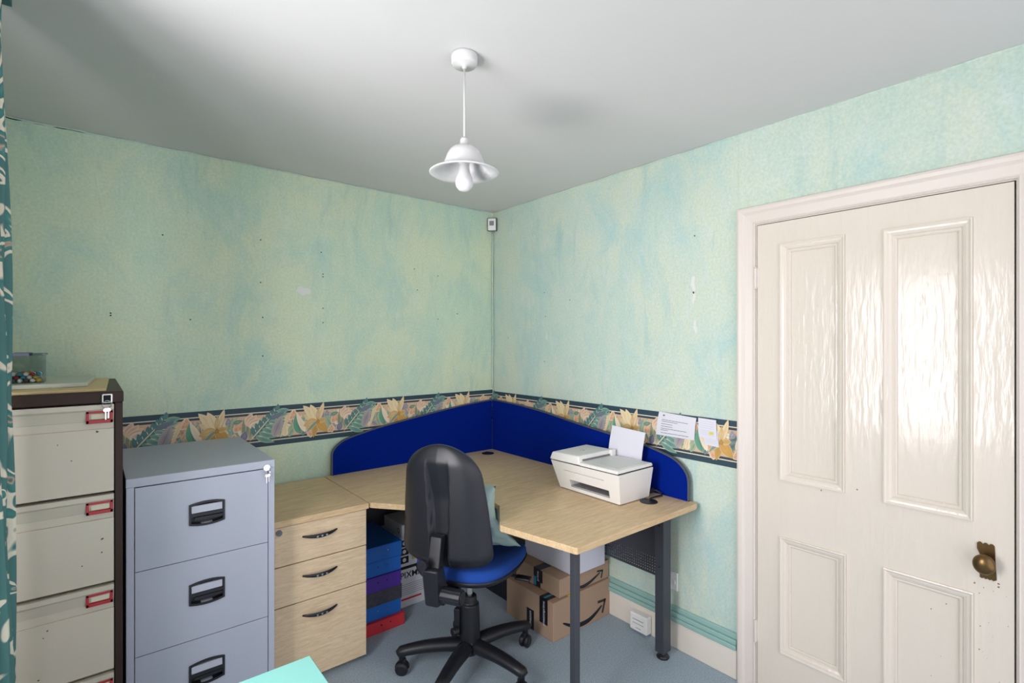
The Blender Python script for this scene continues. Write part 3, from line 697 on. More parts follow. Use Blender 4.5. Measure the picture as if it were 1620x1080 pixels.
lk = NB(); cyl(lk, (gx1 - 0.030, gy0 + 0.002, 0.990), (gx1 - 0.030, gy0 - 0.010, 0.990), 0.012, seg=24); cyl(lk, (gx1 - 0.030, gy0 - 0.01, 0.990), (gx1 - 0.030, gy0 - 0.014, 0.990), 0.007, seg=16); obj('lock', lk, M_chrome, cab, label='round chrome lock')
kk = NB(); ring_keys(kk, (gx1 - 0.028, gy0 - 0.008, 0.990)); tag(obj('keys', kk, M_chrome, origin=(gx1 - 0.028, gy0 - 0.01, 0.95)), 'two keys hanging from the lock of the grey filing cabinet', 'keys')

# ------------------------------------------------------------------ drawer pedestal
px0, px1, py0, pyb, pz = -1.618, -1.1955, -0.626, -0.03, 0.73
ped = thing('drawer_pedestal', 'pale wooden three drawer pedestal with black bow handles beside the desk', 'drawer unit', ((px0 + px1) / 2, (py0 + pyb) / 2, 0))
obj('pedestal_top', BX(px0, px1, py0, pyb, pz - 0.026, pz), M_desk, ped, bevel=0.002)
bm = NB(); bx(bm, px0 + 0.008, px1 - 0.008, py0 + 0.032, pyb, 0.03, pz - 0.026); bx(bm, px0 + 0.03, px1 - 0.03, py0 + 0.06, pyb - 0.03, 0, 0.03)
obj('carcass', bm, M_ped, ped, bevel=0.001)
for k, (zt, zb) in enumerate(((0.700, 0.537), (0.533, 0.367), (0.363, 0.030))):
    d = obj('drawer', BX(px0 + 0.006, px1 - 0.008, py0 + 0.012, py0 + 0.031, zb, zt), M_ped, ped, bevel=0.0015)
    hx = -1.415; hz = (0.642, 0.474, 0.305)[k]
    hb = NB(); N = 16
    pts = []; rr = []
    for i in range(N + 1):
        s = -1 + 2 * i / N
        pts.append((hx + 0.074 * s, py0 + 0.012 - 0.024 * (1 - s * s) - 0.001, hz - 0.004 * (1 - s * s) + 0.0 )); rr.append((0.0035 + 0.001 * (1 - s * s), 0.0035 + 0.0055 * (1 - s * s)))
    tube(hb, pts, rr, seg=12)
    h_ = obj('handle', hb, M_black, d, smooth=True, label='black bow handle')
    sd = NB()
    for q in (-0.020, 0.0, 0.020): cyl(sd, (hx + q, py0 + 0.012 - 0.027, hz - 0.004), (hx + q, py0 + 0.012 - 0.0298, hz - 0.004), 0.0042, seg=12)
    obj('stud', sd, M_chrome, h_)
lk = NB(); cyl(lk, (px0 + 0.034, py0 + 0.012, 0.680), (px0 + 0.034, py0 + 0.004, 0.680), 0.012); cyl(lk, (px0 + 0.034, py0 + 0.004, 0.680), (px0 + 0.034, py0 + 0.001, 0.680), 0.006); obj('lock', lk, mat('dull_steel', '#6d6f74', 0.35, metal=0.8), ped)

# ------------------------------------------------------------------ desk
desk = thing('corner_desk', 'L shaped beech effect corner desk with graphite metal legs', 'desk', (-0.5, -0.8, 0))
out = [(-0.022, -0.022), (-1.190, -0.022), (-1.190, -0.612)]
def bez(p0, p1, p2, p3, n):
    r = []
    for i in range(n + 1):
        t = i / n; r.append(tuple((1-t)**3 * p0[k] + 3*(1-t)**2*t * p1[k] + 3*(1-t)*t*t * p2[k] + t**3 * p3[k] for k in range(2)))
    return r
out += [(-1.188, -0.622), (-1.180, -0.634)]
out += bez((-1.066, -0.775), (-0.88, -0.80), (-0.71, -0.86), (-0.752, -1.035), 14)
out += [(-0.898, -1.222), (-0.905, -1.240), (-0.834, -1.586), (-0.828, -1.592), (-0.05, -1.594), (-0.022, -1.585)]
bm = NB(); prism(bm, out, 0.704, 0.730); obj('desktop', bm, M_desk, desk, bevel=0.003)
for gx, gy in ((-0.183, -1.435), (-0.147, -0.137)):
    bm = NB(); lathe(bm, [(0.041, 0.730), (0.041, 0.7325), (0.038, 0.734), (0, 0.734)], (gx, gy, 0), seg=32); 
    bx(bm, gx + 0.004, gx + 0.022, gy + 0.02, gy + 0.036, 0.7325, 0.7355)
    obj('cable_grommet', bm, M_black, desk, bevel=0.001)
bm = NB(); bx(bm, -0.766, -0.738, -1.520, -1.492, 0.012, 0.694); bx(bm, -0.778, -0.726, -1.532, -1.480, 0.694, 0.704); cyl(bm, (-0.752, -1.506, 0), (-0.752, -1.506, 0.012), 0.016); obj('leg', bm, M_darkmetal, desk, bevel=0.002)
bm = NB(); bx(bm, -0.150, -0.092, -1.492, -1.446, 0.030, 0.704); 
for z in (0.62, 0.43): cyl(bm, (-0.1505, -1.470, z), (-0.153, -1.470, z), 0.004, seg=10, mi=1)
obj('leg', bm, [M_darkmetal, M_gap], desk, bevel=0.003)
bm = NB(); lathe(bm, [(0, 0), (0.028, 0), (0.030, 0.006), (0.024, 0.014), (0.012, 0.018), (0.010, 0.031), (0, 0.031)], (-0.121, -1.469, 0)); obj('foot', bm, M_black, desk, smooth=True)
bm = NB(); bx(bm, -0.075, -0.035, -0.075, -0.035, 0.0, 0.704); obj('leg', bm, M_darkmetal, desk, bevel=0.002)
# perforated modesty panel on the right wall side
bm = NB(); xp = -0.058
ya, yb_ = -1.450, -0.085; zb_, zt_ = 0.334, 0.704; cell = 0.0135; rows = 6
nz = rows; ny = int((yb_ - ya - 0.02) / cell); y0_ = ya + 0.010; z0_ = zb_ + 0.008
def quad(a, b, c, d):
    f = bm.faces.new([bm.verts.new(p) for p in (a, b, c, d)])
quad((xp, ya, z0_ + nz * cell), (xp, yb_, z0_ + nz * cell), (xp, yb_, zt_), (xp, ya, zt_))
quad((xp, ya, zb_), (xp, yb_, zb_), (xp, yb_, z0_), (xp, ya, z0_))
quad((xp, ya, z0_), (xp, y0_, z0_), (xp, y0_, z0_ + nz * cell), (xp, ya, z0_ + nz * cell))
quad((xp, y0_ + ny * cell, z0_), (xp, yb_, z0_), (xp, yb_, z0_ + nz * cell), (xp, y0_ + ny * cell, z0_ + nz * cell))
for i in range(ny):
    for j in range(nz):
        cy, cz_ = y0_ + (i + .5) * cell, z0_ + (j + .5) * cell; hh = cell / 2; r = 0.0033
        if i > ny * 0.7: quad((xp, cy - hh, cz_ - hh), (xp, cy + hh, cz_ - hh), (xp, cy + hh, cz_ + hh), (xp, cy - hh, cz_ + hh)); continue
        O = [(-hh, -hh), (0, -hh), (hh, -hh), (hh, 0), (hh, hh), (0, hh), (-hh, hh), (-hh, 0)]
        I = [(r * math.cos(R(225 + 45 * k)), r * math.sin(R(225 + 45 * k))) for k in range(8)]
        ov = [bm.verts.new((xp, cy + p[0], cz_ + p[1])) for p in O]; iv = [bm.verts.new((xp, cy + p[0], cz_ + p[1])) for p in I]
        for k in range(8): bm.faces.new((ov[k], ov[(k+1) % 8], iv[(k+1) % 8], iv[k]))
bmesh.ops.remove_doubles(bm, verts=bm.verts, dist=0.00005)
mp_ = obj('modesty_panel', bm, M_darkmetal, desk); so = mp_.modifiers.new('s', 'SOLIDIFY'); so.thickness = 0.0012
obj('modesty_panel', BX(-1.155, -0.08, -0.040, -0.036, 0.384, 0.704), M_darkmetal, desk)

# ------------------------------------------------------------------ blue desk screens
def screen(name, label, prof, M, x_in):
    t = thing(name, label, 'desk screen', tuple(M @ Vector((sum(p[0] for p in prof) / len(prof), 0.73, 0))))
    # prof: top edge points from the outer end to the corner (s, z)
    poly = [(prof[0][0], 0.7305)] + prof + [(prof[-1][0], 0.7305)]
    bm = NB(); prism(bm, poly, 0.006, 0.019, M); obj('cloth_panel', bm, M_bluecloth, t)
    bm = NB()
    pts = [(prof[0][0], 0.7305)] + prof
    L1, L2 = [], []
    for i, p in enumerate(pts):
        a = pts[max(0, i-1)]; b = pts[min(len(pts)-1, i+1)]; d = Vector((b[0]-a[0], b[1]-a[1])).normalized(); nn = Vector((-d.y, d.x))
        if nn.dot(Vector((0, 1))) < 0 and abs(nn.y) > 0.05: nn = -nn
        if abs(nn.y) <= 0.05: nn = Vector((math.copysign(1, prof[0][0] - prof[-1][0]), 0))
        q = Vector(p) + nn * 0.006
        L1.append([bm.verts.new(M @ Vector((p[0], p[1], h))) for h in (0.004, 0.021)]); L2.append([bm.verts.new(M @ Vector((q.x, q.y, h))) for h in (0.004, 0.021)])
    for i in range(len(pts) - 1):
        bm.faces.new((L1[i][1], L1[i+1][1], L2[i+1][1], L2[i][1])); bm.faces.new((L2[i][0], L2[i][1], L2[i+1][1], L2[i+1][0])); bm.faces.new((L1[i][0], L1[i+1][0], L2[i+1][0], L2[i][0]))
    obj('edge_trim', bm, M_edge, t)
    return t
def smooth_curve(pts, n=6):
    r = []
    for i in range(len(pts) - 1):
        p0 = pts[max(0, i-1)]; p1 = pts[i]; p2 = pts[i+1]; p3 = pts[min(len(pts)-1, i+2)]
        for k in range(n):
            t = k / n
            r.append(tuple(0.5 * ((2*p1[j]) + (-p0[j]+p2[j])*t + (2*p0[j]-5*p1[j]+4*p2[j]-p3[j])*t*t + (-p0[j]+3*p1[j]-3*p2[j]+p3[j])*t**3) for j in range(2)))
    r.append(pts[-1]); return r
MAx = frame((0, -0.0215, 0), (1, 0, 0), (0, 0, 1)); MAx = Matrix.Translation((0, 0.0, 0)) @ MAx
pA = smooth_curve([(-1.150, 0.842), (-1.142, 0.868), (-1.113, 0.898), (-1.066, 0.922), (-0.975, 0.944), (-0.869, 0.966), (-0.661, 0.998), (-0.337, 1.042), (-0.12, 1.062), (-0.041, 1.067)])
MBx = frame((-0.0215, 0, 0), (0, -1, 0), (0, 0, 1))
pB = smooth_curve([(1.548, 0.815), (1.537, 0.858), (1.495, 0.900), (1.430, 0.926), (1.300, 0.952), (1.150, 0.970), (0.871, 1.000), (0.554, 1.040), (0.30, 1.060), (0.045, 1.069)])
screen('desk_screen', 'blue cloth desk screen with curved top on the back wall side of the desk', pA, MAx, 0)
screen('desk_screen', 'blue cloth desk screen with curved top behind the printer', pB, MBx, 0)

# ------------------------------------------------------------------ printer
pr = thing('printer', 'white all in one printer with a document feeder on the desk', 'printer', (-0.24, -1.19, 0.73))
z0, z1 = 0.734, 0.872
bm = NB()
hexa(bm, [(-0.336, -1.390, z0), (-0.125, -1.395, z0), (-0.115, -1.0, z0), (-0.333, -1.003, z0),
          (-0.372, -1.412, z1 + 0.004), (-0.115, -1.412, z1 + 0.004), (-0.09, -0.975, z1), (-0.372, -0.975, z1)])
body = obj('printer_body', bm, M_printer, pr)
bb = NB(); bx(bb, -0.42, -0.27, -1.335, -1.085, 0.752, 0.789)
for v in bb.verts: v.co = MW[pr].inverted() @ v.co
cut(body, bb)
bb = NB(); bx(bb, -0.42, -0.352, -1.315, -1.055, 0.832, 0.8355)
for v in bb.verts: v.co = MW[pr].inverted() @ v.co
cut(body, bb)
b_ = body.modifiers.new('b', 'BEVEL'); b_.width = 0.007; b_.segments = 3; b_.limit_method = 'ANGLE'; b_.angle_limit = R(50)
for p in body.data.polygons: p.use_smooth = True
body.modifiers.new('wn', 'WEIGHTED_NORMAL').keep_sharp = True
obj('output_tray', BX(-0.338, -0.274, -1.333, -1.087, 0.7525, 0.760), mat('tray_grey', '#9a9a9c', 0.4), pr)
obj('paper_slot', BX(-0.274, -0.2705, -1.333, -1.087, 0.7605, 0.7885), M_gap, pr)
obj('printer_base', BX(-0.328, -0.13, -1.385, -1.008, 0.7302, 0.7345), M_edge, pr)
# document feeder (left) and lid (right)
bm = NB(); hexa(bm, [(-0.378, -1.180, 0.879), (-0.100, -1.180, 0.879), (-0.095, -0.970, 0.876), (-0.378, -0.970, 0.876), (-0.372, -1.165, 0.921), (-0.110, -1.165, 0.921), (-0.110, -0.980, 0.918), (-0.368, -0.980, 0.914)])
adf = obj('document_feeder', bm, M_printer, pr, bevel=0.008, seg=3)
bm = NB(); hexa(bm, [(-0.378, -1.408, 0.881), (-0.112, -1.408, 0.881), (-0.105, -1.176, 0.879), (-0.378, -1.176, 0.879), (-0.372, -1.405, 0.896), (-0.115, -1.405, 0.896), (-0.110, -1.170, 0.893), (-0.372, -1.170, 0.893)])
obj('scanner_lid', bm, M_printer, pr, bevel=0.004)
obj('feeder_slot', BX(-0.350, -0.135, -1.1775, -1.168, 0.8965, 0.904), mat('slot_shadow', '#77777a', 0.6), pr)
obj('paper_guide', BX(-0.345, -0.14, -1.38, -1.19, 0.8955, 0.8975), mat('guide_grey', '#d2d2cf', 0.4), pr, bevel=0.001)
bm = NB(); bx(bm, -0.150, -0.120, -1.19, -1.17, 0.895, 0.925); obj('feeder_hinge', bm, M_printer, pr, bevel=0.002)
obj('lid_seam', BX(-0.366, -0.12, -1.404, -0.985, 0.870, 0.882), M_gap, pr)
# round logo with the two letters on the feeder
lg = NB(); Ml = frame((-0.245, -1.075, 0.9205), (0, -1, 0), (1, 0, 0))
lathe(lg, [(0.0, 0), (0.0125, 0), (0.0125, 0.0008), (0, 0.0008)], M=frame((-0.245, -1.075, 0.9190), (1, 0, 0), (0, 1, 0)), seg=28)
lgo = obj('logo', lg, mat('logo_grey', '#8b8d92', 0.4), adf, label='round grey maker emblem')
lt = NB(); text_bm(lt, 'hp', 0.020, frame((-0.245, -1.075, 0.9200), (0, -1, 0), (1, 0, 0)), 0.0003); obj('logo_lettering', lt, M_printer, pr)
# paper standing in the rear tray
def sheet(name, label, cat, quad, mats, n=10, bow=0.004, th=0.0012, normal=None, lines=None, group=None):
    # quad: TL, TR, BR, BL
    TL, TR, BR_, BL = [Vector(q) for q in quad]
    nrm = normal or (TR - TL).cross(BL - TL).normalized()
    nrm = Vector(nrm)
    def P_(u, v, off=0):
        return (TL * (1-u) + TR * u) * (1-v) + (BL * (1-u) + BR_ * u) * v + nrm * (bow * math.sin(math.pi * v) + off)
    bm = NB(); g = [[[bm.verts.new(P_(i / n, j / n, o)) for o in (0, th)] for i in range(n + 1)] for j in range(n + 1)]
    for j in range(n):
        for i in range(n):
            for o in (0, 1): bm.faces.new((g[j][i][o], g[j][i+1][o], g[j+1][i+1][o], g[j+1][i][o]))
    for i in range(n):
        bm.faces.new((g[0][i][0], g[0][i+1][0], g[0][i+1][1], g[0][i][1])); bm.faces.new((g[n][i][0], g[n][i+1][0], g[n][i+1][1], g[n][i][1]))
        bm.faces.new((g[i][0][0], g[i+1][0][0], g[i+1][0][1], g[i][0][1])); bm.faces.new((g[i][n][0], g[i+1][n][0], g[i+1][n][1], g[i][n][1]))
    for (u0, u1, v, tk) in (lines or []):
        m_ = 8
        for i in range(m_):
            a, b = u0 + (u1 - u0) * i / m_, u0 + (u1 - u0) * (i + 0.93) / m_
            f = bm.faces.new([bm.verts.new(P_(*q, th + 0.0004)) for q in ((a, v), (b, v), (b, v + tk), (a, v + tk))]); f.material_index = 1
    o = obj(name, bm, mats, origin=tuple(BL))
    return tag(o, label, cat, group)
sheet('paper_sheet', 'blank white paper standing upright in the rear of the printer', 'paper', [(-0.094, -1.148, 1.040), (-0.094, -1.353, 1.029), (-0.096, -1.330, 0.8785), (-0.096, -1.120, 0.8785)], [M_paper], bow=0.004, th=0.002, normal=(-1, 0, 0))
# mains lead behind the printer
bm = NB(); tube(bm, [(-0.105, -1.385, 0.76), (-0.075, -1.400, 0.755), (-0.060, -1.418, 0.742), (-0.075, -1.432, 0.738), (-0.12, -1.430, 0.7405), (-0.165, -1.43, 0.7405)], 0.0045, seg=8); bx(bm, -0.118, -0.092, -1.40, -1.372, 0.748, 0.772)
tag(obj('power_lead', bm, M_black, origin=(-0.11, -1.39, 0.735), smooth=False), 'black power lead behind the printer near the desk grommet', 'cable')

# ------------------------------------------------------------------ notices on the wall
def wq(pts, off=0.006): return [(-off, p[0], p[1]) for p in pts]
ln = [(0.12, 0.82, 0.30, 0.018), (0.12, 0.55, 0.37, 0.018), (0.12, 0.42, 0.48, 0.018), (0.12, 0.43, 0.58, 0.018), (0.12, 0.80, 0.68, 0.018), (0.12, 0.32, 0.75, 0.018), (0.12, 0.86, 0.87, 0.018), (0.13, 0.18, 0.10, 0.05)]
sheet('notice', 'larger white printed notice pinned over the floral border beside the printer paper', 'notice', wq([(-1.370, 1.128), (-1.573, 1.118), (-1.562, 1.012), (-1.352, 1.012)]), [M_paper, M_ink], lines=ln, normal=(-1, 0, 0), bow=0.004)
ln2 = [(0.12, 0.9, v, 0.008) for v in (0.14, 0.24, 0.36, 0.46, 0.60, 0.70, 0.8)]
ink2 = mat('faint_ink', '#a9a3c0', 0.8)
sheet('note', 'small handwritten note hanging higher and nearer the larger notice', 'note', wq([(-1.584, 1.122), (-1.672, 1.120), (-1.676, 1.028), (-1.588, 1.034)], 0.009), [M_paper, ink2], lines=ln2, normal=(-1, 0, 0), bow=0.003)
sheet('note', 'small handwritten note hanging lowest, nearest the door frame, partly under another', 'note', wq([(-1.612, 1.075), (-1.678, 1.072), (-1.683, 0.998), (-1.612, 1.002)], 0.0045), [M_paper, ink2], lines=ln2, normal=(-1, 0, 0), bow=0.002)
bm = NB(); prism(bm, [(-0.011, -0.004), (-0.002, -0.006), (0.009, -0.003), (0.011, 0.003), (0.002, 0.006), (-0.008, 0.004)], 0, 0.0008, frame((-0.0145, -1.650, 1.058), (0, -1, 0), (0, 0, 1)))
tag(obj('sticker', bm, M_yellow, origin=(-0.0135, -1.65, 1.058)), 'tiny yellow sticker stuck on the small handwritten note', 'sticker')

# ------------------------------------------------------------------ socket, box on skirting
bm = NB(); bx(bm, -0.010, 0, -1.473, -1.388, 0.272, 0.358)
so_ = thing('wall_socket', 'white wall socket plate behind the graphite desk leg', 'socket', (0, -1.43, 0.315)); obj('faceplate', bm, M_white, so_, bevel=0.003)
bm = NB(); bx(bm, -0.0135, -0.010, -1.463, -1.450, 0.305, 0.325); obj('socket_switch', bm, M_white, so_, bevel=0.001)
jb = thing('junction_box', 'small white plastic box fixed low on the skirting board', 'junction box', (-0.04, -1.28, 0.06))
obj('housing', BX(-0.060, -0.018, -1.335, -1.230, 0.012, 0.100), M_white, jb, bevel=0.008, seg=3)
bm = NB(); bx(bm, -0.0615, -0.058, -1.315, -1.250, 0.070, 0.073); bx(bm, -0.0615, -0.058, -1.315, -1.250, 0.052, 0.054); bx(bm, -0.0615, -0.058, -1.30, -1.27, 0.030, 0.032); obj('vent_slots', bm, mat('slot_grey', '#8a8a8c', 0.6), jb)

# ------------------------------------------------------------------ cardboard boxes under the desk
def smile(bm, pts, head, y, w_):
    # curved arrow print on a face looking to -y: centre line (x, z), tapered towards both ends, with a hooked head
    P_ = smooth_curve(pts, 5); n = len(P_) - 1; a, b = [], []
    for i, p in enumerate(P_):
        q0 = Vector(P_[max(0, i-1)]); q1 = Vector(P_[min(n, i+1)]); d = (q1 - q0).normalized(); nn = Vector((-d.y, d.x))
        t = i / n; th = w_ * (0.12 + 0.88 * math.sin(math.pi * min(1, 0.08 + t * 0.80)) ** 1.2)
        a.append(bm.verts.new((p[0] + nn.x * th, y, p[1] + nn.y * th))); b.append(bm.verts.new((p[0] - nn.x * th, y, p[1] - nn.y * th)))
    for i in range(n): bm.faces.new((a[i], a[i+1], b[i+1], b[i]))
    for p0, p1 in zip(head, head[1:]):
        p0 = Vector(p0); p1 = Vector(p1); d = (p1 - p0).normalized(); nn = Vector((-d.y, d.x)) * w_ * 0.55; p0 -= d * w_ * 0.4; p1 += d * w_ * 0.4
        bm.faces.new([bm.verts.new((q.x, y - 0.0002, q.y)) for q in (p0 - nn, p1 - nn, p1 + nn, p0 + nn)])
def carton(label, x0, x1, y0, y1, z0, z1, rz=0, tapes=None, arrow=None):
    t = thing('cardboard_box', label, 'cardboard box', ((x0 + x1) / 2, (y0 + y1) / 2, z0), group=None)
    bm = NB(); bx(bm, x0, x1, y0, y1, z0, z1)
    obj('carton', bm, M_card, t, bevel=0.003)
    return t
ARROW_BIG = [(-0.372, 0.073), (-0.331, 0.05), (-0.281, 0.03), (-0.229, 0.022), (-0.176, 0.026), (-0.122, 0.046), (-0.081, 0.068)]
HEAD_BIG = [(-0.109, 0.094), (-0.056, 0.09), (-0.076, 0.032)]
ARROW_MID = [(-0.301, 0.223), (-0.259, 0.207), (-0.216, 0.199), (-0.168, 0.204), (-0.128, 0.216), (-0.083, 0.233)]
HEAD_MID = [(-0.103, 0.247), (-0.062, 0.241), (-0.072, 0.206)]
# large box
X0, X1, Y0, Y1, ZT = -0.440, -0.012, -1.064, -0.700, 0.192
t = carton('large brown delivery box on the floor at the bottom of the stack', X0, X1, Y0, Y1, 0, ZT)
bm = NB(); bx(bm, X0 - 0.0012, X0 - 0.0002, -1.024, -0.965, 0.066, ZT + 0.0012); bx(bm, X0 - 0.0012, X0 + 0.20, -1.024, -0.965, ZT + 0.0002, ZT + 0.0012); obj('tape', bm, M_tape, t)
bm = NB(); bx(bm, X0 - 0.0012, X0 - 0.0002, -0.922, -0.868, 0.0, 0.100); obj('tape', bm, M_tape, t)
fL = lambda y, z, xx: frame((xx, y, z), (0, -1, 0), (0, 0, 1))        # face looking to -x
bm = NB(); text_bm(bm, 'amazonprime', 0.0225, frame((X0 - 0.0014, -0.996, 0.118), (0, 0, 1), (0, 1, 0)), 0.0003); text_bm(bm, 'amazon', 0.026, frame((X0 - 0.0014, -0.895, 0.052), (0, 0, 1), (0, 1, 0)), 0.0003)
obj('tape_lettering', bm, M_paper, t, label='white lettering on the black tape')
bm = NB(); bx(bm, X0 + 0.004, X0 + 0.10, -1.001, -0.988, ZT + 0.0013, ZT + 0.0017); bx(bm, X0 + 0.12, X0 + 0.19, -1.014, -0.977, ZT + 0.0013, ZT + 0.0017); obj('tape_print', bm, M_tapeblue, t, label='blue print on the tape')
bm = NB(); bx(bm, X0 + 0.05, X0 + 0.09, -0.835, -0.755, ZT + 0.0002, ZT + 0.001); obj('stamp_print', bm, mat('brown_print', '#7d634d', 0.8), t)
bm = NB(); bx(bm, -0.33, -0.285, -1.060, -1.035, ZT + 0.0002, ZT + 0.0012); obj('sticker', bm, M_yellow, t)
bm = NB(); smile(bm, ARROW_BIG, HEAD_BIG, Y0 - 0.0007, 0.0125); obj('arrow_print', bm, M_tape, t, label='black curved arrow print')
# middle box
X0, X1, Y0, Y1, ZB, ZT = -0.385, -0.010, -1.052, -0.715, 0.1945, 0.2885
t = carton('flatter brown delivery box in the middle of the stack under the white box', X0, X1, Y0, Y1, ZB, ZT)
bm = NB(); bx(bm, X0 - 0.0012, X0 - 0.0002, -0.912, -0.860, ZB + 0.002, ZT + 0.0012); bx(bm, X0 - 0.0012, X0 + 0.075, -0.912, -0.860, ZT + 0.0002, ZT + 0.0012); bx(bm, X0 - 0.0024, X0 - 0.0012, -0.928, -0.912, ZB + 0.03, ZT); obj('tape', bm, M_tape, t)
bm = NB(); text_bm(bm, 'prime', 0.022, frame((X0 - 0.0014, -0.892, 0.252), (0, 0, 1), (0, 1, 0)), 0.0003); obj('tape_lettering', bm, M_paper, t, label='white lettering on the black tape')
bm = NB(); bx(bm, X0 - 0.0018, X0 - 0.0013, -0.880, -0.862, ZB + 0.006, ZB + 0.050); obj('tape_print', bm, M_tapeblue, t, label='blue print on the tape')
bm = NB(); smile(bm, [(a_, b_ + 0.006) for a_, b_ in ARROW_MID], [(a_, b_ + 0.004) for a_, b_ in HEAD_MID], Y0 - 0.0007, 0.0085); obj('arrow_print', bm, M_tape, t, label='black curved arrow print')
# white box on top
X0, X1, Y0, Y1, ZB, ZT = -0.309, -0.070, -1.076, -0.700, 0.2905, 0.425
t = thing('white_box', 'plain white cardboard box on top of the brown boxes under the desk', 'box', ((X0 + X1) / 2, (Y0 + Y1) / 2, ZB))
obj('carton', BX(X0, X1, Y0, Y1, ZB, ZT), mat('white_card', '#d9dae6', 0.6), t, bevel=0.003)
bm = NB()
for i in range(16): blob(bm, frame((X0 - 0.0008, -0.93 - 0.006 * (i % 9) - random.uniform(0, 0.02), 0.405 + random.uniform(-0.012, 0.012)), (0, -1, 0), (0, 0, 1)), random.uniform(0.003, 0.008), n=10)
obj('blue_print', bm, mat('scribble_blue', '#4d86c0', 0.7), t, label='blotchy blue print near the top')
# dark open carton left of the stack
X0, X1, Y0, Y1, ZT = -0.362, -0.10, -0.612, -0.33, 0.225
t = thing('cardboard_box', 'dark sided cardboard box behind the large brown delivery box', 'cardboard box', ((X0 + X1) / 2, (Y0 + Y1) / 2, 0))
bm = NB(); bx(bm, X0, X1, Y0, Y1, 0, ZT); 
for f in bm.faces: f.material_index = 0
obj('carton', bm, M_card, t, bevel=0.002)
bm = NB(); bx(bm, X0 - 0.0015, X0 - 0.0003, Y0 + 0.001, Y1, 0.002, ZT - 0.002); bx(bm, X0, X1, Y0 - 0.0015, Y0 - 0.0003, 0.002, 0.022); bx(bm, X0, X0 + 0.012, Y0 - 0.0015, Y0 - 0.0003, 0.022, ZT - 0.002); bx(bm, X0, X1, Y0 - 0.0015, Y0 - 0.0003, 0.075, 0.13); obj('dark_print', bm, M_tape, t)
# ------------------------------------------------------------------ printer carton
X0, X1, Y0, Y1, ZT = -0.905, -0.500, -0.300, -0.090, 0.392
t = thing('printer_carton', 'white printed carton of a boxed printer beside the box files', 'cardboard box', ((X0 + X1) / 2, (Y0 + Y1) / 2, 0))
obj('carton', BX(X0, X1, Y0, Y1, 0, ZT), mat('white_print_card', '#cfd0d6', 0.45), t, bevel=0.003)
bm = NB(); yf = Y0 - 0.0006
F_ = lambda x, z: frame((x, yf, z), (1, 0, 0), (0, 0, 1))
text_bm(bm, 'PIXMA MG', 0.048, F_(-0.872, 0.176), 0.0003, align='LEFT', off=0.0006)
for i in range(6): bx(bm, -0.865, -0.66, yf - 0.0002, yf + 0.0004, 0.125 - i * 0.011, 0.1265 - i * 0.011)
bx(bm, -0.875, -0.60, yf - 0.0002, yf + 0.0004, 0.212, 0.228)
for r_ in range(3):
    bx(bm, -0.872, -0.820, yf - 0.0002, yf + 0.0004, 0.245 + r_ * 0.046, 0.283 + r_ * 0.046)
obj('black_print', bm, M_tape, t, label='black lettering and icon squares')
bm = NB(); bx(bm, -0.865, -0.74, yf - 0.0004, yf + 0.0002, 0.040, 0.050); bx(bm, -0.885, -0.872, yf - 0.0004, yf + 0.0002, 0.212, 0.230); obj('red_print', bm, M_red, t, label='red printed bar')
bm = NB()
for i in range(9): blob(bm, F_(-0.765 + random.uniform(-0.03, 0.04), 0.285 + random.uniform(-0.03, 0.03)), random.uniform(0.012, 0.024), i % 3)
for k, v in enumerate(bm.verts): v.co.y -= 0.0002
obj('picture_print', bm, [mat('pic_green', '#a9c46c', 0.6), mat('pic_yellow', '#d8d28c', 0.6), mat('pic_brown', '#6f5a40', 0.6)], t, label='printed green photo')
bm = NB()
for r_ in range(3): text_bm(bm, ('AB', 'oo', 'Wi')[r_], 0.026, frame((-0.846, yf - 0.0006, 0.264 + r_ * 0.046), (1, 0, 0), (0, 0, 1)), 0.0002)
bm.free()
bm = NB()
for r_ in range(3):
    lathe(bm, [(0, 0), (0.011, 0), (0.011, 0.0004), (0, 0.0004)], M=frame((-0.846, yf - 0.0002, 0.264 + r_ * 0.046), (1, 0, 0), (0, 0, 1)), seg=16)
obj('icon_print', bm, M_paper, t)
# lever arch file lying on it
t = thing('lever_arch_file', 'pale marbled lever arch file with a finger hole lying on the printer carton', 'file', (-0.72, -0.24, 0.392))
bm = NB(); bx(bm, -0.872, -0.580, -0.395 + 0.07, -0.10, 0.392, 0.468); obj('file_cover', bm, mat('file_grey', '#c3c5cd', 0.5, var=0.05, vscale=40), t, bevel=0.003)
bm = NB(); Mr = frame((-0.8735, -0.285, 0.430), (0, -1, 0), (0, 0, 1))
lathe(bm, [(0.011, 0), (0.014, 0), (0.014, 0.001), (0.011, 0.001), (0.011, 0)], M=Mr, seg=24, cap=False); obj('finger_ring', bm, M_edge, t)
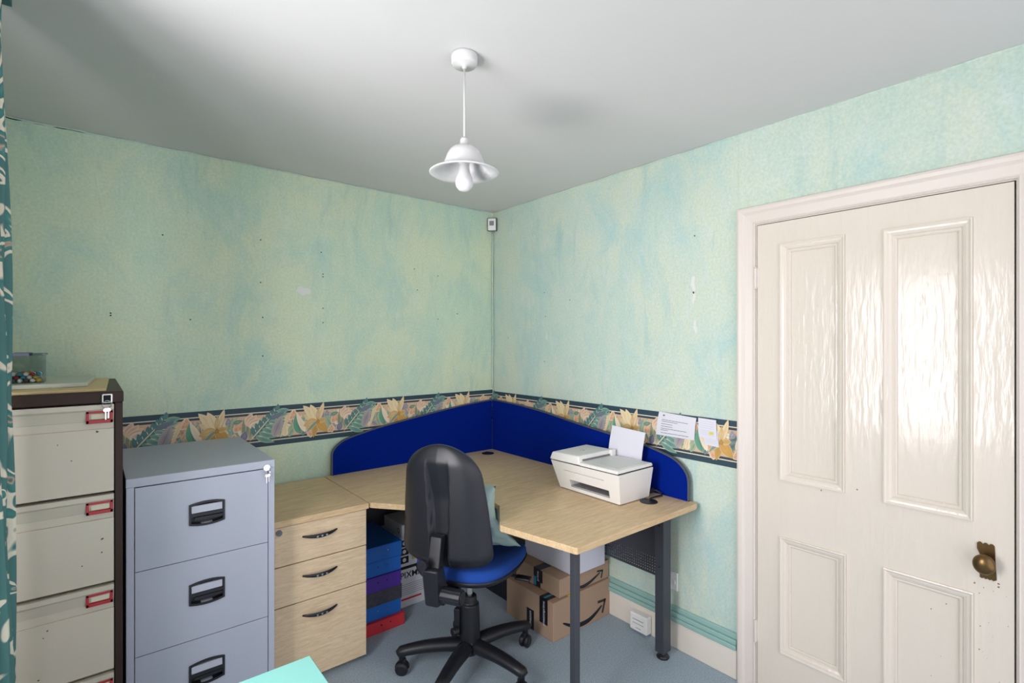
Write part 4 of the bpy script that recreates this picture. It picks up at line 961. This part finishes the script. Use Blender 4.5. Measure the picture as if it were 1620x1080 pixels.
# ------------------------------------------------------------------ box files
cols = [('red', '#c4303a'), ('blue', '#1560b8'), ('black', '#3d3e46'), ('purple', '#4a2a92'), ('blue', '#1560b8'), ('blue', '#155cb0')]
labs = ['red box file on the floor at the bottom of the stack', 'blue box file resting on the red one', 'black marbled box file in the middle of the stack', 'purple box file above the black one', 'blue box file resting on the purple one', 'topmost blue box file of the stack']
zz = [0.0, 0.062, 0.134, 0.208, 0.284, 0.360, 0.436]
proto_f = None
for k in range(6):
    za, zb = zz[k] + 0.0002, zz[k+1] - 0.0008; cname, ch_ = cols[k]
    fx1 = -0.920 if k == 0 else -0.932 + 0.003 * ((k * 7) % 3 - 1); fy0 = -0.446 if k == 0 else -0.432 + 0.004 * ((k * 5) % 3 - 1)
    fx0, fy1 = fx1 - 0.252, fy0 + 0.355
    t = thing('box_file', labs[k], 'box file', ((fx0 + fx1) / 2, (fy0 + fy1) / 2, za), group='box files stacked beside the pedestal')
    mm = mat('file_' + cname, ch_, 0.45, var=0.6 if cname == 'black' else 0.03, vscale=70 if cname == 'black' else 4)
    bm = NB(); bx(bm, fx0, fx1, fy0, fy1, za, zb - 0.003); obj('file_case', bm, mm, t, bevel=0.002)
    bm = NB(); bx(bm, fx0 - 0.001, fx1 + 0.001, fy0 - 0.001, fy1, zb - 0.003, zb); obj('lid', bm, mm, t, bevel=0.001)
    if cname != 'black':
        bm = NB()
        for q in (0.080, 0.130): cyl(bm, (fx1 - q, fy0 - 0.0005, (za + zb) / 2 + 0.008), (fx1 - q, fy0 - 0.0022, (za + zb) / 2 + 0.008), 0.0035, seg=12)
        obj('stud', bm, M_gap if k in (0, 3) else M_chrome, t)

# ------------------------------------------------------------------ office chair
HX, HY, TH = -0.860, -0.955, R(30)
ch = thing('office_chair', 'black and blue swivel office chair pushed up to the corner desk', 'office chair', (HX, HY, 0), TH)
def L(*p): return Vector(p)
# star base (angles are world angles of the five arms)
arm_angles = [R(a_) - TH for a_ in (212, 281, 352, 66, 150)]
bm = NB()
lathe(bm, [(0, 0.070), (0.040, 0.070), (0.052, 0.085), (0.055, 0.115), (0.050, 0.135), (0.0, 0.135)], seg=32)
for an in arm_angles:
    d = Vector((math.cos(an), math.sin(an), 0)); pts, rr = [], []
    for i in range(9):
        s = i / 8; pts.append(d * (0.03 + 0.275 * s) + Vector((0, 0, 0.108 + 0.010 * math.sin(s * 2.6) - 0.012 * s * s))); rr.append((0.038 - 0.012 * s, 0.030 - 0.008 * s))
    pts.append(d * 0.318 + Vector((0, 0, 0.092))); rr.append((0.019, 0.016))
    tube(bm, pts, rr, seg=14)
    cyl(bm, d * 0.300 + L(0, 0, 0.066), d * 0.300 + L(0, 0, 0.10), 0.014)
base = obj('star_base', bm, M_black, ch, world=False, smooth=True)
def castor_bm(c, a_):
    b = NB(); M_ = Matrix.Translation(c) @ Matrix.Rotation(a_, 4, 'Z')
    for s in (-1, 1):
        lathe(b, [(0, 0), (0.020, 0), (0.027, 0.002), (0.029, 0.007), (0.029, 0.012), (0.026, 0.017), (0.018, 0.020), (0, 0.020)], M=M_ @ Matrix.Translation((0, s * 0.004, 0.029)) @ Matrix.Rotation(R(-90) * s, 4, 'X'), seg=24)
    # hood over the wheels
    prism(b, [(-0.030, 0.030)] + [(0.032 * math.cos(R(t)), 0.029 + 0.034 * math.sin(R(t))) for t in range(170, -1, -17)] + [(0.026, 0.030)], -0.0035, 0.0035, M=M_ @ Matrix.Rotation(R(90), 4, 'X'))
    lathe(b, [(0, 0.045), (0.010, 0.045), (0.010, 0.070), (0, 0.070)], M=M_ @ Matrix.Translation((-0.008, 0, 0)), seg=14)
    return b
for an, sw in zip(arm_angles, (200, 300, 20, 80, 140)):
    c = Vector((0.300 * math.cos(an), 0.300 * math.sin(an), 0)); obj('castor', castor_bm(c, R(sw) - TH), M_black, base, world=False, smooth=False)
bm = NB(); lathe(bm, [(0, 0.128), (0.047, 0.128), (0.046, 0.20), (0.043, 0.27), (0.042, 0.272), (0.042, 0.290), (0.033, 0.298), (0.031, 0.325), (0.027, 0.330), (0, 0.330)], seg=36)
bx(bm, -0.045, -0.01, 0.03, 0.058, 0.16, 0.275); cyl(bm, (-0.05, 0.035, 0.185), (-0.075, 0.050, 0.185), 0.018)
obj('column_cover', bm, M_black, ch, world=False, smooth=False, bevel=0.003)
bm = NB(); cyl(bm, (0, 0, 0.32), (0, 0, 0.43), 0.0145, seg=28); obj('gas_lift', bm, M_chrome, ch, world=False, smooth=False, label='chrome gas lift tube')
bm = NB(); bx(bm, -0.10, 0.09, -0.06, 0.06, 0.415, 0.445); bx(bm, -0.30, -0.08, -0.030, 0.030, 0.425, 0.440); obj('mechanism', bm, M_black, ch, world=False, bevel=0.005)
bm = NB(); tube(bm, [(0.03, -0.05, 0.435), (0.04, -0.17, 0.430), (0.045, -0.215, 0.424)], 0.006); bx(bm, 0.026, 0.066, -0.275, -0.205, 0.416, 0.428); obj('height_lever', bm, M_black, ch, world=False, bevel=0.004)
bm = NB(); tube(bm, [(-0.03, 0.05, 0.435), (-0.02, 0.16, 0.430)], 0.006); bx(bm, -0.040, 0.0, 0.15, 0.20, 0.418, 0.428); obj('height_lever', bm, M_black, ch, world=False, bevel=0.004)
# seat: cushion on shell
def seat_outline(t, grow=0.0):
    e = 3.4; c, s = math.cos(t), math.sin(t)
    hx_, hy_ = 0.222 + grow, 0.232 + grow
    r_ = (abs(c) ** e + abs(s) ** e) ** (-1 / e)
    x = hx_ * r_ * c; y = hy_ * r_ * s
    y *= 1 - 0.10 * max(0, -x / hx_)       # narrower at the rear
    return x + 0.020, y
def seat_mesh(levels):
    b = NB(); rings = []; n = 56
    for sc, z, g in levels:
        ring = []
        for k in range(n):
            x, y = seat_outline(2*math.pi*k/n, g); x = 0.020 + (x - 0.020) * sc; y *= sc
            dz = -0.018 * max(0, (x - 0.14) / 0.1) ** 2 * (1 if sc > 0.5 else 0) 
            up = 0.012 * (abs(y) / 0.23) ** 2 - 0.010 * max(0, 1 - (x + 0.1) ** 2 / 0.05) * 0
            ring.append(b.verts.new((x, y, z + dz + up)))
        rings.append(ring)
    for A, B in zip(rings, rings[1:]):
        for k in range(n): b.faces.new((A[k], A[(k+1) % n], B[(k+1) % n], B[k]))
    b.faces.new(list(reversed(rings[0]))); b.faces.new(rings[-1]); return b
obj('seat_shell', seat_mesh([(0.45, 0.442, 0), (0.85, 0.446, 0), (0.97, 0.456, 0), (1.0, 0.470, 0.002), (1.0, 0.476, 0.003)]), M_black, ch, world=False, smooth=True)
obj('seat', seat_mesh([(0.9, 0.474, 0), (0.985, 0.476, 0), (1.0, 0.486, 0), (0.995, 0.502, 0), (0.965, 0.515, 0), (0.90, 0.522, 0), (0.75, 0.525, 0), (0.4, 0.520, 0), (0.15, 0.518, 0)]), M_seat, ch, world=False, smooth=True)
# backrest: shell (rear) + cushion (front); local x forward
def hw(v):
    base_ = 0.212 - 0.045 * v - 0.02 * max(0, v - 0.5)
    if v > 0.72: q = (v - 0.72) / 0.28; base_ *= (1 - q ** 2.4) ** 0.55 if q < 1 else 0
    if v < 0.16: q = (0.16 - v) / 0.16; base_ *= (1 - q ** 2.6) ** 0.36 if q < 1 else 0
    return max(base_, 0.012)
BZ0, BZ1 = 0.553, 1.062
def back_x(z): return -0.252 - 0.10 * (z - 0.84) - 0.16 * (z - 0.80) ** 2 * (1 if z < 0.80 else 0.6)
def back_grid(xoff, edge_x, name, material, prof):
    b = NB(); nv, nu = 34, 28; g = []
    for j in range(nv + 1):
        v = 0.5 - 0.5 * math.cos(math.pi * j / nv); z = BZ0 + (BZ1 - BZ0) * v; row = []
        for i in range(nu + 1):
            u = -1 + 2 * i / nu; u = math.sin(u * math.pi / 2) ** 1 if True else u
            y = u * hw(v); row.append(b.verts.new((back_x(z) + 0.5 * y * y + prof(u, v, y), y, z)))
        g.append(row)
    for j in range(nv):
        for i in range(nu): b.faces.new((g[j][i], g[j][i+1], g[j+1][i+1], g[j+1][i]))
    return b, g
def rear(u, v, y):
    ev = min(1, (1 - v) / 0.14) ** 0.6 * min(1, v / 0.10) ** 0.7
    eu = (1 - abs(u) ** 6)
    ch_w = 0.030 + 0.020 * v; a_ = abs(y)
    wing = 0.036 + 0.018 * (1 - v)
    f = (1 - min(1, max(0, (a_ - ch_w) / 0.005))) * min(1, (0.88 - v) / 0.30 if v < 0.88 else 0)
    return -(wing * (1 - 0.25 * abs(u)) - 0.030 * f) * eu * ev - 0.006
def front(u, v, y):
    ev = min(1, (1 - v) / 0.10) ** 0.5 * min(1, v / 0.08) ** 0.5; eu = (1 - abs(u) ** 8)
    return 0.034 * eu * ev + 0.004
b1, g1 = back_grid(0, 0, '', None, rear)
# close with flat front side
rim = []
b_rim = NB()
def closed_back(prof_a, prof_b):
    b = NB(); nv, nu = 48, 90; G = [[], []]
    for side, pf in ((0, prof_a), (1, prof_b)):
        for j in range(nv + 1):
            v = 0.5 - 0.5 * math.cos(math.pi * j / nv); z = BZ0 + (BZ1 - BZ0) * v; row = []
            for i in range(nu + 1):
                u = math.sin((-1 + 2 * i / nu) * math.pi / 2); y = u * hw(v)
                row.append(b.verts.new((back_x(z) + 0.5 * y * y + pf(u, v, y), y, z)))
            G[side].append(row)
        for j in range(nv):
            for i in range(nu):
                q = (G[side][j][i], G[side][j][i+1], G[side][j+1][i+1], G[side][j+1][i]); b.faces.new(q)
    A, B = G
    for j in range(nv):
        b.faces.new((A[j][0], A[j+1][0], B[j+1][0], B[j][0])); b.faces.new((A[j][nu], A[j+1][nu], B[j+1][nu], B[j][nu]))
    for i in range(nu):
        b.faces.new((A[0][i], A[0][i+1], B[0][i+1], B[0][i])); b.faces.new((A[nv][i], A[nv][i+1], B[nv][i+1], B[nv][i]))
    return b
b1.free(); b_rim.free()
obj('backrest_shell', closed_back(rear, lambda u, v, y: 0.003), M_black, ch, world=False, smooth=True)
obj('backrest', closed_back(lambda u, v, y: 0.0032, front), M_seat, ch, world=False, smooth=True)
# upright, its cover, small round knob and big tension knob
bm = NB(); hexa(bm, [(-0.345, -0.026, 0.555), (-0.315, -0.026, 0.555), (-0.315, 0.026, 0.555), (-0.345, 0.026, 0.555), (-0.312, -0.024, 0.700), (-0.272, -0.024, 0.700), (-0.272, 0.024, 0.700), (-0.312, 0.024, 0.700)])
obj('back_upright', bm, M_black, ch, world=False, bevel=0.004)
bm = NB(); hexa(bm, [(-0.350, -0.030, 0.440), (-0.250, -0.030, 0.425), (-0.250, 0.030, 0.425), (-0.350, 0.030, 0.440), (-0.368, -0.035, 0.590), (-0.305, -0.035, 0.590), (-0.305, 0.035, 0.590), (-0.368, 0.035, 0.590)])
obj('upright_cover', bm, M_black, ch, world=False, bevel=0.010, seg=3)
def knurled(bm, M_, r, L_, n=22):
    prf = [(r * (1.0 if k % 2 else 0.93) * math.cos(math.pi * k / n), r * (1.0 if k % 2 else 0.93) * math.sin(math.pi * k / n)) for k in range(2 * n)]
    prism(bm, prf, 0, L_, M_)
bm = NB(); knurled(bm, frame((-0.368, 0.022, 0.612), (0, 1, 0), (0, 0, 1)) @ Matrix.Rotation(R(180), 4, 'Y'), 0.021, 0.018); obj('adjustment_knob', bm, M_black, ch, world=False, bevel=0.001)
bm = NB(); knurled(bm, frame((-0.315, -0.028, 0.480), (1, 0, 0), (0, 0, 1)), 0.031, 0.088, 14); knurled(bm, frame((-0.315, -0.116, 0.480), (1, 0, 0), (0, 0, 1)), 0.026, 0.004, 14); obj('tension_knob', bm, M_black, ch, world=False, bevel=0.002)

# ------------------------------------------------------------------ pale cushion propped on the seat
def pillow(TL, TR, BR_, BL, thick, name):
    TL, TR, BR_, BL = map(Vector, (TL, TR, BR_, BL)); nrm = (TR - TL).cross(BL - TL).normalized()
    b = NB(); n = 26; G = [[], []]
    for side in (0, 1):
        for j in range(n + 1):
            row = []
            for i in range(n + 1):
                u, v = i / n, j / n
                uu, vv = 2*u - 1, 2*v - 1
                pin = 1 - 0.10 * (1 - uu * uu) * abs(vv) ** 3; pin2 = 1 - 0.10 * (1 - vv * vv) * abs(uu) ** 3
                u2, v2 = 0.5 + 0.5 * uu * pin2, 0.5 + 0.5 * vv * pin
                p = (TL * (1-u2) + TR * u2) * (1-v2) + (BL * (1-u2) + BR_ * u2) * v2
                p = p - Vector((0.060, 0.006, 0)) * math.sin(math.pi * v2)
                h = thick * 0.5 * max(0, (1 - uu ** 4)) ** 0.55 * max(0, (1 - vv ** 4)) ** 0.55
                w_ = 0.013 * math.sin(9 * u + 6 * v) * math.sin(11 * v + 2 * u) + 0.006 * math.sin(27 * v + 9 * u) + 0.004 * math.sin(31 * u - 14 * v)
                p = p + nrm * ((h + w_ * min(1, h * 30)) * (1 if side else -1))
                row.append(b.verts.new(p))
            G[side].append(row)
        for j in range(n):
            for i in range(n): b.faces.new((G[side][j][i], G[side][j][i+1], G[side][j+1][i+1], G[side][j+1][i]))
    bmesh.ops.remove_doubles(b, verts=b.verts, dist=0.0005)
    return b
m_pil = mat('cushion_cloth', '#a0b8b3', 0.85, var=0.08, vscale=9, bump=0.5, bscale=45)
bm = pillow((-0.965, -0.90, 0.850), (-0.868, -1.160, 0.866), (-0.690, -1.115, 0.552), (-0.84, -0.83, 0.556), 0.095, 'cushion')
tag(obj('cushion', bm, m_pil, origin=(-0.8, -0.95, 0.55), smooth=True), 'pale aqua crumpled cushion propped on the blue chair seat', 'cushion')

# ------------------------------------------------------------------ mint green side table (corner seen at the bottom edge)
tx0, tx1, ty0, ty1, tz = -2.22, -1.724, -1.93, -1.440, 0.62
tb = thing('side_table', 'low table with pale mint gloss top at the bottom of the view', 'side table', ((tx0 + tx1) / 2, (ty0 + ty1) / 2, 0))
obj('tabletop', BX(tx0, tx1, ty0, ty1, tz - 0.018, tz), M_mint, tb, bevel=0.0025)
for a in (tx0 + 0.03, tx1 - 0.06):
    for b in (ty0 + 0.03, ty1 - 0.06):
        obj('leg', BX(a, a + 0.03, b, b + 0.03, 0, tz - 0.018), M_white, tb, bevel=0.002)
